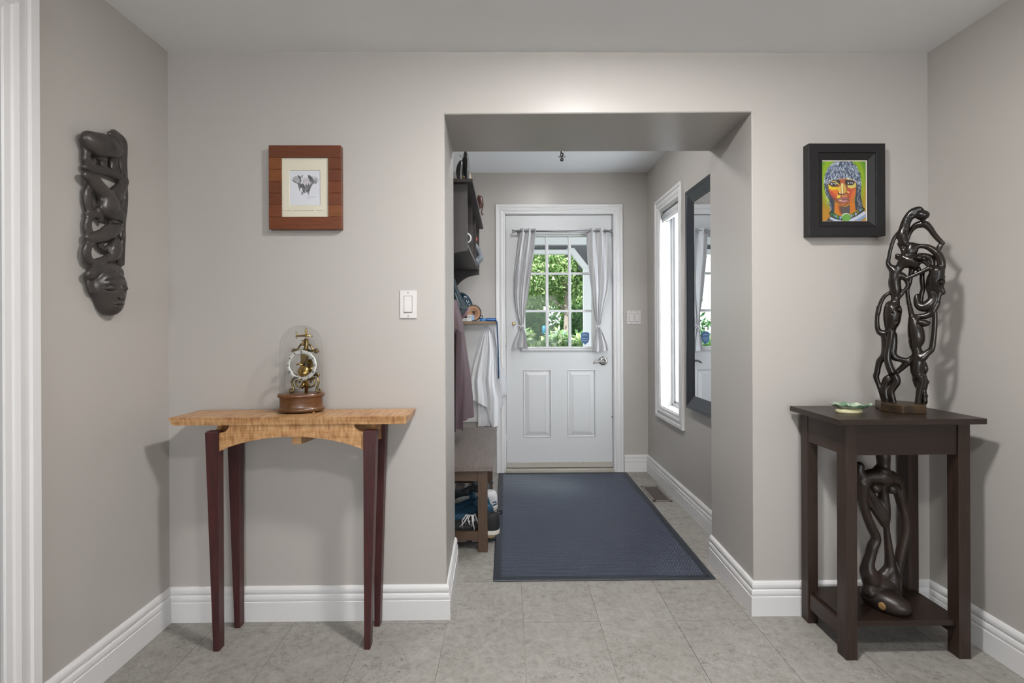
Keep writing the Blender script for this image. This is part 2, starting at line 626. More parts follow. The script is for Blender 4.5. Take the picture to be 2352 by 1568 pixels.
# ------------------------------------------------------------------ carving tool: distance field -> one continuous surface
class Carve:
    def __init__(s, lo, hi, h):
        s.lo = np.array(lo, float)
        s.h = h
        s.n = np.ceil((np.array(hi, float) - s.lo) / h).astype(int) + 1
        s.ax = [s.lo[i] + h * np.arange(s.n[i]) for i in range(3)]
        s.d = np.full(tuple(s.n), 1.0, dtype=np.float32)

    def block(s, lo, hi, pad):
        i0 = np.maximum(0, np.floor((np.array(lo) - pad - s.lo) / s.h).astype(int))
        i1 = np.minimum(s.n, np.ceil((np.array(hi) + pad - s.lo) / s.h).astype(int) + 1)
        if (i1 <= i0).any():
            return None, None
        sl = tuple(slice(a, b) for a, b in zip(i0, i1))
        g = np.meshgrid(*[s.ax[i][sl[i]] for i in range(3)], indexing='ij', sparse=True)
        return sl, g

    def put(s, sl, q, k, sub):
        q = q.astype(np.float32)
        a = s.d[sl]
        if sub:
            q = -q
            if k > 0:
                hh = np.maximum(k - np.abs(a - q), 0) / k
                s.d[sl] = np.maximum(a, q) + hh * hh * k * .25
            else:
                s.d[sl] = np.maximum(a, q)
        elif k > 0:
            hh = np.maximum(k - np.abs(a - q), 0) / k
            s.d[sl] = np.minimum(a, q) - hh * hh * k * .25
        else:
            s.d[sl] = np.minimum(a, q)

    def cone(s, a, b, ra, rb, k=0.0, sc=(1, 1, 1), sub=False):
        a = np.array(a, float); b = np.array(b, float)
        sc = np.array(sc, float)
        R = max(ra, rb)
        pad = R / sc.min() + k + 2.5 * s.h
        sl, g = s.block(np.minimum(a, b), np.maximum(a, b), pad)
        if sl is None: return
        ba = (b - a) * sc
        L = max(1e-12, float(ba @ ba))
        p = [(g[i] - a[i]) * sc[i] for i in range(3)]
        t = np.clip((p[0] * ba[0] + p[1] * ba[1] + p[2] * ba[2]) / L, 0, 1)
        q = np.sqrt((p[0] - t * ba[0]) ** 2 + (p[1] - t * ba[1]) ** 2 + (p[2] - t * ba[2]) ** 2) - (ra + (rb - ra) * t)
        s.put(sl, q / max(1.0, sc.max()), k, sub)

    def path(s, pts, k=0.0, sc=(1, 1, 1), sub=False, smooth=True):
        """pts: [(Vector, r)], rounded into a flowing limb, then merged as one piece"""
        P = np.array([[*p, r] for p, r in pts], float)
        if smooth and len(P) > 2:
            E = np.vstack([2 * P[0] - P[1], P, 2 * P[-1] - P[-2]])
            out = []
            for i in range(1, len(E) - 2):
                for t in (0, .25, .5, .75):
                    a, b, c_, d_ = E[i - 1], E[i], E[i + 1], E[i + 2]
                    out.append(.5 * (2 * b + (c_ - a) * t + (2 * a - 5 * b + 4 * c_ - d_) * t * t + (3 * b - a - 3 * c_ + d_) * t ** 3))
            out.append(P[-1])
            P = np.array(out)
            P[:, 3] = np.maximum(P[:, 3], .0006)
        sc = np.array(sc, float)
        pad = P[:, 3].max() / sc.min() + k + 2.5 * s.h
        sl, g = s.block(P[:, :3].min(0), P[:, :3].max(0), pad)
        if sl is None: return
        q = None
        for A, B in zip(P[:-1], P[1:]):
            ba = (B[:3] - A[:3]) * sc
            L = max(1e-12, float(ba @ ba))
            p = [((g[i] - A[i]) * sc[i]).astype(np.float32) for i in range(3)]
            t = np.clip((p[0] * ba[0] + p[1] * ba[1] + p[2] * ba[2]) / L, 0, 1)
            w = np.sqrt((p[0] - t * ba[0]) ** 2 + (p[1] - t * ba[1]) ** 2 + (p[2] - t * ba[2]) ** 2) - (A[3] + (B[3] - A[3]) * t)
            q = w if q is None else np.minimum(q, w)
        s.put(sl, q / max(1.0, sc.max()), k, sub)

    def ball(s, c, r, k=0.0, sub=False, rot=None):
        c = np.array(c, float); r = np.array(r, float)
        pad = r.max() + k + 2.5 * s.h
        sl, g = s.block(c, c, pad)
        if sl is None: return
        p = [g[i] - c[i] for i in range(3)]
        if rot is not None:
            Rm = np.array(rot)
            p = [p[0] * Rm[i][0] + p[1] * Rm[i][1] + p[2] * Rm[i][2] for i in range(3)]
        k1 = np.sqrt((p[0] / r[0]) ** 2 + (p[1] / r[1]) ** 2 + (p[2] / r[2]) ** 2)
        k2 = np.sqrt((p[0] / r[0] ** 2) ** 2 + (p[1] / r[1] ** 2) ** 2 + (p[2] / r[2] ** 2) ** 2)
        s.put(sl, k1 * (k1 - 1) / np.maximum(k2, 1e-6), k, sub)

    def box(s, lo, hi, rad=0.0, k=0.0, sub=False):
        lo = np.array(lo, float); hi = np.array(hi, float)
        sl, g = s.block(lo, hi, rad + k + 2.5 * s.h)
        if sl is None: return
        c = (lo + hi) / 2; e = (hi - lo) / 2 - rad
        q = [np.abs(g[i] - c[i]) - e[i] for i in range(3)]
        out = np.sqrt(sum(np.maximum(x, 0) ** 2 for x in q))
        ins = np.minimum(np.maximum(np.maximum(q[0], q[1]), q[2]), 0)
        s.put(sl, out + ins - rad, k, sub)

    def plane(s, n, o, k=0.0):
        """keep the side where n.p <= o"""
        g = np.meshgrid(*s.ax, indexing='ij', sparse=True)
        q = (g[0] * n[0] + g[1] * n[1] + g[2] * n[2] - o).astype(np.float32)
        s.d = np.maximum(s.d, np.broadcast_to(q, s.d.shape))

    def mesh(s):
        d = s.d.copy()
        d[0] = d[-1] = 1; d[:, 0] = d[:, -1] = 1; d[:, :, 0] = d[:, :, -1] = 1
        ins = d < 0
        nx, ny, nz = d.shape
        cnt = np.zeros((nx - 1, ny - 1, nz - 1), np.int8)
        for i in (0, 1):
            for j in (0, 1):
                for k in (0, 1):
                    cnt += ins[i:nx - 1 + i, j:ny - 1 + j, k:nz - 1 + k]
        act = (cnt > 0) & (cnt < 8)
        cells = np.argwhere(act)
        idx = np.full(act.shape, -1, np.int64)
        idx[act] = np.arange(len(cells))
        acc = np.zeros((len(cells), 3)); num = np.zeros(len(cells))
        cor = [(i, j, k) for i in (0, 1) for j in (0, 1) for k in (0, 1)]
        val = {c: d[cells[:, 0] + c[0], cells[:, 1] + c[1], cells[:, 2] + c[2]] for c in cor}
        for c in cor:
            for ax in range(3):
                if c[ax] == 0:
                    e = list(c); e[ax] = 1; e = tuple(e)
                    va, vb = val[c], val[e]
                    m = (va < 0) != (vb < 0)
                    t = np.where(m, va / np.where(m, va - vb, 1), 0)
                    p = np.tile(np.array(c, float), (len(cells), 1))
                    p[:, ax] = t
                    acc += p * m[:, None]; num += m
        v = s.lo + s.h * (cells + acc / num[:, None])
        faces = []
        for ax in range(3):
            a, b = [(1, 2), (2, 0), (0, 1)][ax]
            lo = [slice(None)] * 3; hi = [slice(None)] * 3
            lo[ax] = slice(0, -1); hi[ax] = slice(1, None)
            ch = ins[tuple(lo)] != ins[tuple(hi)]
            e = np.argwhere(ch)
            e = e[(e[:, a] > 0) & (e[:, b] > 0) & (e[:, a] < d.shape[a] - 1) & (e[:, b] < d.shape[b] - 1)]
            st = ins[e[:, 0], e[:, 1], e[:, 2]]

            def at(da, db):
                q = e.copy(); q[:, a] += da; q[:, b] += db
                return idx[q[:, 0], q[:, 1], q[:, 2]]
            f = np.stack([at(-1, -1), at(0, -1), at(0, 0), at(-1, 0)], 1)
            f[~st] = f[~st][:, ::-1]
            faces.append(f)
        return v, np.concatenate(faces)

    def build(s, name, mat, parent=None, origin=None, relax=1):
        v, f = s.mesh()
        for _ in range(relax):                      # one light smoothing pass
            acc = np.zeros_like(v); n = np.zeros(len(v))
            for i in range(4):
                for j in (f[:, (i + 1) % 4], f[:, (i + 3) % 4]):
                    np.add.at(acc, f[:, i], v[j]); np.add.at(n, f[:, i], 1)
            v = v * .5 + .5 * acc / np.maximum(n, 1)[:, None]
        return raw_mesh(name, v, f, mat, parent, origin)


# ------------------------------------------------------------------ flat print painter (a raster laid on a plane as a coloured mesh)
class Print:
    def __init__(s, w, h, bg):
        s.w, s.h = w, h
        s.a = np.zeros((h, w, 3)); s.a[:] = bg
        s.yy, s.xx = np.mgrid[0:h, 0:w] + 0.5

    def mix(s, m, c, al=1.0):
        m = np.clip(m, 0, 1)[..., None] * al
        s.a = s.a * (1 - m) + np.array(c, float) * m

    def poly(s, pts, c, al=1.0, soft=0.7):
        ins = np.zeros((s.h, s.w), bool)
        n = len(pts)
        dmin = np.full((s.h, s.w), 1e9)
        for i in range(n):
            (x0, y0), (x1, y1) = pts[i], pts[(i + 1) % n]
            if y0 != y1:
                cr = ((y0 > s.yy) != (y1 > s.yy)) & (s.xx < (x1 - x0) * (s.yy - y0) / (y1 - y0) + x0)
                ins ^= cr
            L = (x1 - x0) ** 2 + (y1 - y0) ** 2 + 1e-9
            t = np.clip(((s.xx - x0) * (x1 - x0) + (s.yy - y0) * (y1 - y0)) / L, 0, 1)
            dmin = np.minimum(dmin, np.hypot(s.xx - x0 - t * (x1 - x0), s.yy - y0 - t * (y1 - y0)))
        sd = np.where(ins, dmin, -dmin)
        s.mix(sd / soft * .5 + .5, c, al)

    def ell(s, cx, cy, rx, ry, c, al=1.0, soft=0.7):
        k = np.sqrt(((s.xx - cx) / rx) ** 2 + ((s.yy - cy) / ry) ** 2)
        s.mix((1 - k) * min(rx, ry) / soft * .5 + .5, c, al)

    def line(s, pts, r, c, al=1.0, soft=0.7):
        d = np.full((s.h, s.w), 1e9)
        for (x0, y0), (x1, y1) in zip(pts[:-1], pts[1:]):
            L = (x1 - x0) ** 2 + (y1 - y0) ** 2 + 1e-9
            t = np.clip(((s.xx - x0) * (x1 - x0) + (s.yy - y0) * (y1 - y0)) / L, 0, 1)
            d = np.minimum(d, np.hypot(s.xx - x0 - t * (x1 - x0), s.yy - y0 - t * (y1 - y0)))
        s.mix((r - d) / soft * .5 + .5, c, al)

    def dash(s, x0, y0, x1, y1, r, c, al=1.0):
        """short stroke, only its own neighbourhood is touched"""
        p = int(r + 2)
        a0, a1 = max(0, int(min(x0, x1)) - p), min(s.w, int(max(x0, x1)) + p + 1)
        b0, b1 = max(0, int(min(y0, y1)) - p), min(s.h, int(max(y0, y1)) + p + 1)
        if a1 <= a0 or b1 <= b0: return
        X, Y = s.xx[b0:b1, a0:a1], s.yy[b0:b1, a0:a1]
        L = (x1 - x0) ** 2 + (y1 - y0) ** 2 + 1e-9
        t = np.clip(((X - x0) * (x1 - x0) + (Y - y0) * (y1 - y0)) / L, 0, 1)
        m = np.clip((r - np.hypot(X - x0 - t * (x1 - x0), Y - y0 - t * (y1 - y0))) / .7 * .5 + .5, 0, 1)[..., None] * al
        s.a[b0:b1, a0:a1] = s.a[b0:b1, a0:a1] * (1 - m) + np.array(c, float) * m

    def build(s, name, o, u, v, parent, mat):
        """o = top left corner, u = full width vector, v = full height vector (downwards)"""
        o, u, v = (np.array(q, float) for q in (o, u, v))
        i, j = np.meshgrid((np.arange(s.w)) / (s.w - 1), (np.arange(s.h)) / (s.h - 1))
        P = o + i.reshape(-1, 1) * u + j.reshape(-1, 1) * v
        a = np.clip(s.a.reshape(-1, 3) / 255, 0, 1)
        L = np.where(a <= .04045, a / 12.92, ((a + .055) / 1.055) ** 2.4)
        q = np.arange(s.w * s.h).reshape(s.h, s.w)
        f = np.stack([q[1:, :-1], q[1:, 1:], q[:-1, 1:], q[:-1, :-1]], -1).reshape(-1, 4)
        return raw_mesh(name, P, f, mat, parent, smooth=False, tint=L)


def interp(tab, x):
    xs = [t[0] for t in tab]
    return [float(np.interp(x, xs, [t[i] for t in tab])) for i in range(1, len(tab[0]))]


# ------------------------------------------------------------------ the rooms
XL, XR, D, DF = -1.366, 1.741, 2.043, 2.50
XVL, XVR, YD = -0.50, 1.165, 4.11
ZC, ZV = 2.303, 2.459
YR = -5.5
XO1, XO1F, XO2, XO2F = -0.248, -0.260, 1.0115, 1.027
ZO1, ZO2 = 2.050, 2.060


def hexa(mb, b, t):
    return mb.add(list(b) + list(t), [(0, 3, 2, 1), (4, 5, 6, 7), (0, 1, 5, 4), (1, 2, 6, 5), (2, 3, 7, 6), (3, 0, 4, 7)])


# floor: grout bed, then every tile a piece of its own
fl = struct_root('floor', (0, 0, 0))
MB().box(XL - 1.4, XR + .1, YR - .1, YD + .06, -0.06, -0.003).build('grout_bed', GROUT, fl)
CW, TL, GAP = 0.3055, 0.76, 0.0009
zones = [(XL, XR, -0.45, D), (XO1F, XO2F, D, DF), (XVL, XVR, DF, YD)]
for k in range(-5, 6):
    x0 = 0.0636 + CW * k
    ph = 2.003 if k % 2 == 0 else 2.330
    for j in range(-5, 5):
        y0 = ph + TL * j
        mb = MB()
        dz = random.uniform(-0.0002, 0.0002)
        for (a0, a1, b0, b1) in zones:
            u0, u1 = max(x0 + GAP, a0), min(x0 + CW - GAP, a1)
            v0, v1 = max(y0 + GAP, b0), min(y0 + TL - GAP, b1)
            if u1 - u0 > .004 and v1 - v0 > .004:
                mb.box(u0, u1, v0, v1, -0.004, dz)
        if mb.v:
            mb.build('tile', TILE, fl, None)
MB().box(XL - 1.4, XR, YR, -0.455, -0.004, 0).build('floor_slab', TILE, fl)

# back wall with the wide cased-less opening
wb = MB()
c = .0035
loops = []
for (y, e, x1, x2, z1, z2) in ((D, c, XO1, XO2, ZO1, ZO2), (D + c, 0, XO1, XO2, ZO1, ZO2), (DF, 0, XO1F, XO2F, 2.060, 2.063)):
    loops += [(XL - .14, y, -.02), (x1 - e, y, -.02), (x1 - e, y, z1 + e), (x2 + e, y, z2 + e), (x2 + e, y, -.02), (XR + .12, y, -.02),
              (XR + .12, y, 2.62), (XL - .14, y, 2.62)]
fs = [tuple(range(8)), tuple(range(16, 24))[::-1]]
for q in (0, 8):
    fs += [(q + i, q + (i + 1) % 8, q + 8 + (i + 1) % 8, q + 8 + i) for i in range(8)]
wb.add(loops, fs)
struct('wall_back', wb, WALL)
DO0, DO1, DOZ = 0.42, 1.365, 2.046
w = MB()
w.box(XL - .14, XL, DO1, D, -0.02, 2.5)
w.box(XL - .14, XL, DO0, DO1, DOZ, 2.5)
w.box(XL - .14, XL, YR, DO0, -0.02, 2.5)
struct('wall_left', w, WALL)
struct('wall_right', MB().box(XR, XR + .12, YR, D, -0.02, 2.5), WALL)
w = MB()
w.box(XL - .14, -0.85, YR - .1, YR, -0.02, 2.5)
w.box(1.45, XR + .12, YR - .1, YR, -0.02, 2.5)
w.box(-0.85, 1.45, YR - .1, YR, 2.12, 2.5)
w.box(-0.85, 1.45, YR - .1, YR, -0.02, 0.58)
struct('wall_rear', w, WALL)
w = MB()
w.box(XL - 1.4, XL - 1.3, DO0 - 1.2, D + .4, -0.02, 2.5)
w.box(XL - 1.4, XL - .14, D + .3, D + .4, -0.02, 2.5)
w.box(XL - 1.4, XL - .14, DO0 - 1.3, DO0 - 1.2, -0.02, 2.5)
struct('wall_side', w, WALL)
struct('ceiling', MB().box(XL - 1.4, XR + .12, YR - .1, D, ZC, ZC + .1), CEIL)
# entry behind the opening
struct('wall_entry_left', MB().box(XVL - .12, XVL, DF, YD + .14, -0.02, 2.62), WALL)
WY0, WY1, WZ0, WZ1 = 3.345, 3.765, 0.590, 2.060
w = MB()
w.box(XVR, XVR + .15, DF - .02, WY0, -0.02, 2.62)
w.box(XVR, XVR + .15, WY1, YD + .14, -0.02, 2.62)
w.box(XVR, XVR + .15, WY0, WY1, -0.02, WZ0)
w.box(XVR, XVR + .15, WY0, WY1, WZ1, 2.62)
struct('wall_entry_right', w, WALL)
DX0, DX1, DZ1 = -0.008, 0.884, 2.120
w = MB()
w.box(XVL - .12, DX0, YD, YD + .14, -0.02, 2.62)
w.box(DX1, XVR + .15, YD, YD + .14, -0.02, 2.62)
w.box(DX0, DX1, YD, YD + .14, DZ1, 2.62)
struct('wall_entry_back', w, WALL)
struct('ceiling_entry', MB().box(XVL - .12, XVR + .15, DF, YD + .14, ZV, ZV + .1), CEIL)
struct('roof', MB().box(XL - 1.6, XR + 3.2, YR - .3, YD + .2, 2.70, 2.80), CEIL)

# baseboards, mitred
BP = [(0, 0), (.017, 0), (.017, .0775), (.0135, .0795), (.0150, .084), (.0158, .091), (.0140, .101), (.0105, .1065), (.0085, .1075),
      (.0085, .1100), (.0118, .1115), (.0128, .118), (.0122, .126), (.0090, .133), (.0045, .1376), (0, .1376)]


def baseboard(name, P, A):
    struct(name, MB().sweep([p + (0.0,) for p in P], [a + (0.0,) for a in A], BP, (0, 0, 1)), TRIM)


baseboard('baseboard_left', [(XL, 1.468), (XL, D)], [(1, 0), (1, -1)])
baseboard('baseboard_back_left', [(XL, D), (XO1, D)], [(1, -1), (1, -1)])
baseboard('baseboard_opening_left', [(XO1, D), (XO1F, DF)], [(1, -1), (1, 0)])
baseboard('baseboard_opening_right', [(XO2F, DF), (XO2, D)], [(-1, 0), (-1, -1)])
baseboard('baseboard_back_right', [(XO2, D), (XR, D)], [(-1, -1), (-1, -1)])
baseboard('baseboard_right', [(XR, D), (XR, YR)], [(-1, -1), (-1, 0)])
baseboard('baseboard_entry_back', [(0.966, YD), (XVR, YD)], [(0, -1), (-1, -1)])
baseboard('baseboard_entry_right', [(XVR, YD), (XVR, DF)], [(-1, -1), (-1, 0)])

# moulded casing profile (outward from the opening, proud of the wall)
CP = [(0, 0), (0, .008), (.004, .011), (.018, .011), (.022, .015), (.032, .0185), (.046, .015), (.055, .014), (.059, .020), (.078, .021), (.080, .019), (.080, 0)]
CPw = [(a * 1.26, b) for a, b in CP]
struct('trim_1', MB().sweep([(XL, DO1, 0), (XL, DO1, DOZ), (XL, DO0, DOZ), (XL, DO0, 0)],
                                       [(0, 1, 0), (0, 1, 1), (0, -1, 1), (0, -1, 0)], CPw, (1, 0, 0)), TRIM)

# ------------------------------------------------------------------ the front door
door = struct_root('door_1', (0.4375, YD, 0))
LF = 4.125                                       # face of the leaf
struct('casing', MB().sweep([(DX0, YD, 0), (DX0, YD, DZ1), (DX1, YD, DZ1), (DX1, YD, 0)],
                            [(-1, 0, 0), (-1, 0, 1), (1, 0, 1), (1, 0, 0)], [(a * .93, b) for a, b in CP], (0, -1, 0)), TRIM, door)
jm = MB()
jm.box(DX0 - .01, DX0 + .004, YD + .001, YD + .14, 0, DZ1)
jm.box(DX1 - .004, DX1 + .01, YD + .001, YD + .14, 0, DZ1)
jm.box(DX0, DX1, YD + .001, YD + .14, DZ1 - .004, DZ1 + .01)
jm.box(DX0, DX0 + .016, LF + .045, YD + .14, 0, DZ1)
jm.box(DX1 - .016, DX1, LF + .045, YD + .14, 0, DZ1)
jm.box(DX0, DX1, LF + .045, YD + .14, DZ1 - .016, DZ1)
jm.build('jamb', TRIM, door)
MB().box(DX0, DX1, YD - .030, YD + .16, 0.0, 0.028, .004).build('threshold', M('beige_sill', (180, 174, 163), 0.5), door)
# leaf with the window hole and two sunk panels
LX0, LX1, LZ0, LZ1 = 0.000, 0.876, 0.033, 2.111
GX0, GX1, GZ0, GZ1 = 0.152, 0.715, 1.021, 1.943
PN = [(0.137, 0.371, 0.280, 0.840), (0.501, 0.737, 0.280, 0.840)]
lf = MB()
xs = [LX0, PN[0][0], PN[0][1], PN[1][0], PN[1][1], LX1]
for a, b in zip(xs[:-1], xs[1:]):
    hole = any(abs(a - p[0]) < 1e-6 for p in PN)
    if hole:
        lf.box(a, b, LF, LF + .04, LZ0, PN[0][2]); lf.box(a, b, LF, LF + .04, PN[0][3], GZ0 - .01)
        lf.box(a, b, LF + .008, LF + .04, PN[0][2], PN[0][3])
    else:
        lf.box(a, b, LF, LF + .04, LZ0, GZ0 - .01)
lf.box(LX0, GX0 - .01, LF, LF + .04, GZ0 - .01, GZ1 + .01)
lf.box(GX1 + .01, LX1, LF, LF + .04, GZ0 - .01, GZ1 + .01)
lf.box(LX0, LX1, LF, LF + .04, GZ1 + .01, LZ1)
lf.build('leaf', DOORW, door)
for (a, b, z0, z1) in PN:
    pm = MB()
    prof = [(0, -.001), (.006, .003), (.011, -.006), (.016, -.0065), (.046, .0015), (.049, .0015)]
    pm.sweep([(a, LF, z0), (a, LF, z1), (b, LF, z1), (b, LF, z0)], [(1, 0, 1), (1, 0, -1), (-1, 0, -1), (-1, 0, 1)],
             prof, (0, -1, 0), closed=True)
    pm.box(a + .048, b - .048, LF - .0015, LF + .01, z0 + .048, z1 - .048)
    pm.build('panel', DOORW, door)
lt = MB()
lp = [(-.006, .0), (-.006, .012), (.002, .016), (.012, .012), (.018, .016), (.030, .010), (.034, 0)]
lt.sweep([(GX0, LF, GZ0), (GX0, LF, GZ1), (GX1, LF, GZ1), (GX1, LF, GZ0)], [(-1, 0, -1), (-1, 0, 1), (1, 0, 1), (1, 0, -1)],
         lp, (0, -1, 0), closed=True)
for (a, b, z0, z1) in ((GX0 - .012, GX0 + .006, GZ0 - .012, GZ1 + .012), (GX1 - .006, GX1 + .012, GZ0 - .012, GZ1 + .012),
                       (GX0, GX1, GZ0 - .012, GZ0 + .006), (GX0, GX1, GZ1 - .006, GZ1 + .012)):
    lt.box(a, b, LF, LF + .04, z0, z1)
lt.build('window_frame', DOORW, door)
mxs = [GX0 + (GX1 - GX0) * q / 3 for q in (1, 2)]
mzs = [1.3235, 1.632]
for x in mxs:
    MB().box(x - .0115, x + .0115, LF + .006, LF + .034, GZ0, GZ1, .003).build('muntin', DOORW, door)
for z in mzs:
    MB().box(GX0, GX1, LF + .008, LF + .032, z - .010, z + .010, .003).build('muntin', DOORW, door)
ex = [GX0] + mxs + [GX1]
ez = [GZ0] + mzs + [GZ1]
for i in range(3):
    for j in range(3):
        MB().box(ex[i] + .001, ex[i + 1] - .001, LF + .018, LF + .022, ez[j] + .001, ez[j + 1] - .001).build('pane', GLASS, door)
ks = MB().box(LX0 + .004, LX1 - .004, LF - .006, LF, 0.034, 0.078, .002)
kick = ks.build('sweep_strip', M('beige_door_sweep', (182, 176, 167), 0.5), door)
for q in range(5):
    MB().lathe((0.04 + q * 0.198, LF - .006, 0.066), [(.0022, 0), (.0022, -.0015)], 8, axis='Y').build('screw', INK, kick)
for z in (1.862, 1.085, 0.262):
    hm = MB()
    for q in range(5):
        hm.lathe((-0.004, LF - .004, z - .05 + q * .0205), [(.006, 0), (.006, .0185)], 10)
    hm.build('hinge', TRIM, door)
# lever handle
hc = onY(1386, 828.5, LF - .01)
hr = MB().lathe((hc.x, LF, hc.z), [(.036, 0), (.036, -.004), (.033, -.009), (.022, -.011), (.0, -.011)], 32, axis='Y').build('handle_rose', CHROME, door)
hl = MB().lathe((hc.x, LF - .008, hc.z), [(.013, 0), (.012, -.045), (.0, -.047)], 20, axis='Y')
lev = [(0.0, 0, .014), (-.02, .0, .0115), (-.045, .001, .009), (-.066, -.003, .0075), (-.082, -.013, .006), (-.091, -.021, .004)]
hl.tube([(hc.x + a, LF - .046, hc.z + b) for a, b, r in lev], [r for a, b, r in lev], 12)
hl.build('handle', CHROME, door)
MB().lathe((0.872, LF - .002, onY(1403, 957, LF).z), [(.0075, 0), (.006, -.004), (0, -.005)], 14, axis='Y').build('bumper', ALU, door)
# shield shaped sticker on the lower right pane
sc_ = onY(1344, 777, LF + .016)
sh = [(-.034, .045), (-.020, .050), (0, .052), (.020, .050), (.034, .045), (.034, -.008), (.026, -.032), (0, -.052), (-.026, -.032), (-.034, -.008)]
st = MB().prism([(sc_.x + a, sc_.z + b) for a, b in sh], 'Y', LF + .0168, LF + .0178).build('sticker', M('sticker_blue', (70, 112, 158), 0.45), door)
st['label'] = 'blue shield-shaped sticker with white bird mark on the door glass'
em = MB()
for a, b, e, f in ((-.020, .022, .004, .030), (.002, .030, .018, .020), (-.010, .026, .012, .026)):
    em.tube([(sc_.x + a, LF + .0164, sc_.z + b), (sc_.x + (a + e) / 2, LF + .0164, sc_.z + (b + f) / 2 + .004), (sc_.x + e, LF + .0164, sc_.z + f)], [.0012, .0032, .0012], 6)
for zz, w_ in ((-.004, .022), (-.020, .018)):
    for q in range(7):
        em.box(sc_.x - w_ + q * w_ / 3.3, sc_.x - w_ + q * w_ / 3.3 + w_ / 4.6, LF + .0162, LF + .0168, sc_.z + zz, sc_.z + zz + .005)
em.build('emblem', M('sticker_print', (214, 222, 232), 0.5), st)

# ------------------------------------------------------------------ tall side window of the entry
win = struct_root('window_1', (XVR, 3.555, WZ0))
struct('casing', MB().sweep([(XVR, WY0, WZ0), (XVR, WY0, WZ1), (XVR, WY1, WZ1), (XVR, WY1, WZ0)],
                            [(0, -1, -1), (0, -1, 1), (0, 1, 1), (0, 1, -1)], [(a * 1.05, b) for a, b in CP], (-1, 0, 0), closed=True), TRIM, win)
ln = MB()
for y0, y1, z0, z1 in ((WY0 - .004, WY0 + .006, WZ0, WZ1), (WY1 - .006, WY1 + .004, WZ0, WZ1), (WY0, WY1, WZ0 - .004, WZ0 + .006), (WY0, WY1, WZ1 - .006, WZ1 + .004)):
    ln.box(XVR - .002, XVR + .15, y0, y1, z0, z1)
ln.build('jamb', TRIM, win)
sa = MB()
for off, wd in ((.082, .018), (.096, .040)):
    for y0, y1, z0, z1 in ((WY0 + .006, WY0 + .006 + wd, WZ0 + .006, WZ1 - .006), (WY1 - .006 - wd, WY1 - .006, WZ0 + .006, WZ1 - .006),
                           (WY0 + .006, WY1 - .006, WZ0 + .006, WZ0 + .006 + wd), (WY0 + .006, WY1 - .006, WZ1 - .006 - wd, WZ1 - .006)):
        sa.box(XVR + off, XVR + off + .03, y0, y1, z0, z1, .002)
sa.build('sash', DOORW, win)
MB().box(XVR + .108, XVR + .112, WY0 + .046, WY1 - .046, WZ0 + .046, WZ1 - .046).build('pane', GLASS, win)

# unseen window made up behind the camera to back the fill light
w2 = struct_root('window_2', (0.3, YR, 0.58))
f2 = MB()
for x0, x1, z0, z1 in ((-.85, -.79, .58, 2.12), (1.39, 1.45, .58, 2.12), (-.79, 1.39, .58, .64), (-.79, 1.39, 2.06, 2.12), (.27, .33, .64, 2.06)):
    f2.box(x0, x1, YR - .09, YR - .02, z0, z1)
f2.build('window_frame', TRIM, w2)
MB().box(-.79, 1.39, YR - .06, YR - .055, .64, 2.06).build('pane', GLASS, w2)


# ------------------------------------------------------------------ flush drum lamps (above the frame, they light the hall)
LAMP_RIM = M('lamp_rim', (226, 226, 224), 0.4)


def drum_lamp(x, y, label, power, zc=ZC, r=.085, h=.021):
    t = thing('ceiling_lamp', label, 'lamp', (x, y, zc - h), 'flush ceiling lamps')
    MB().lathe((x, y, zc), [(r * 1.12, 0), (r * 1.13, -.004), (r * 1.08, -.010), (r * .9, -.011)], 40).build('rim', LAMP_RIM, t)
    g = M('lamp_shade', (255, 250, 240), 0.4, emit=(1.0, 0.988, 0.972, power))
    MB().lathe((x, y, zc), [(r, -.011), (r, -h + .006), (r * .97, -h + .001), (r * .92, -h)], 40).build('shade', g, t)


drum_lamp(0.38, 1.10, 'round white drum lamp on the hall ceiling, nearer the wide opening', 500)
drum_lamp(0.32, 0.12, 'round white drum lamp on the hall ceiling, nearer the rear window', 300)
drum_lamp(0.33, 3.05, 'added unseen fill lamp, a white drum on the entry ceiling behind the lintel', 150, ZV, .085, .03)  # unseen lamp, put in to brighten the entry

# ------------------------------------------------------------------ console table of curly maple on purpleheart legs
TZ = .855
ct = thing('console_table', 'slim curly maple console table with tapered dark red legs against the left wall', 'table', (-0.80, 1.94, 0))
tb = MB()
tp = [(-1.235, 1.841), (-.367, 1.841), (-.364, 2.022), (-1.222, 2.022)]
bt = [(-1.224, 1.846), (-.372, 1.846), (-.372, 2.019), (-1.212, 2.019)]
hexa(tb, [(x, y, TZ - .029) for x, y in bt], [(x, y, TZ) for x, y in tp])
tb.build('tabletop', MAPLE, ct)
LI0, LI1 = -1.055, -.526


def leg(xi, sgn, y0, y1):
    m_ = MB()
    zs = .803
    for z, w in ((0, .021), (zs - .006, .0475), (zs, .0455)):
        pass
    lv = []
    for z, w, i_ in ((0, .021, 0), (zs - .005, .0475, 0), (zs, .044, .003)):
        a, b = xi - sgn * i_, xi - sgn * w
        if a > b: a, b = b, a
        lv.append([(a, y0 + i_, z), (b, y0 + i_, z), (b, y1 - i_, z), (a, y1 - i_, z)])
    vs = [p for l in lv for p in l]
    fs = [(3, 2, 1, 0), (8, 9, 10, 11)]
    for q in (0, 4):
        fs += [(q + i, q + (i + 1) % 4, q + 4 + (i + 1) % 4, q + 4 + i) for i in range(4)]
    m_.add(vs, fs)
    m_.build('leg', PURPLE, ct)


for y0, y1 in ((1.843, 1.878), (1.986, 2.020)):
    leg(LI0, 1, y0, y1)
    leg(LI1, -1, y0, y1)


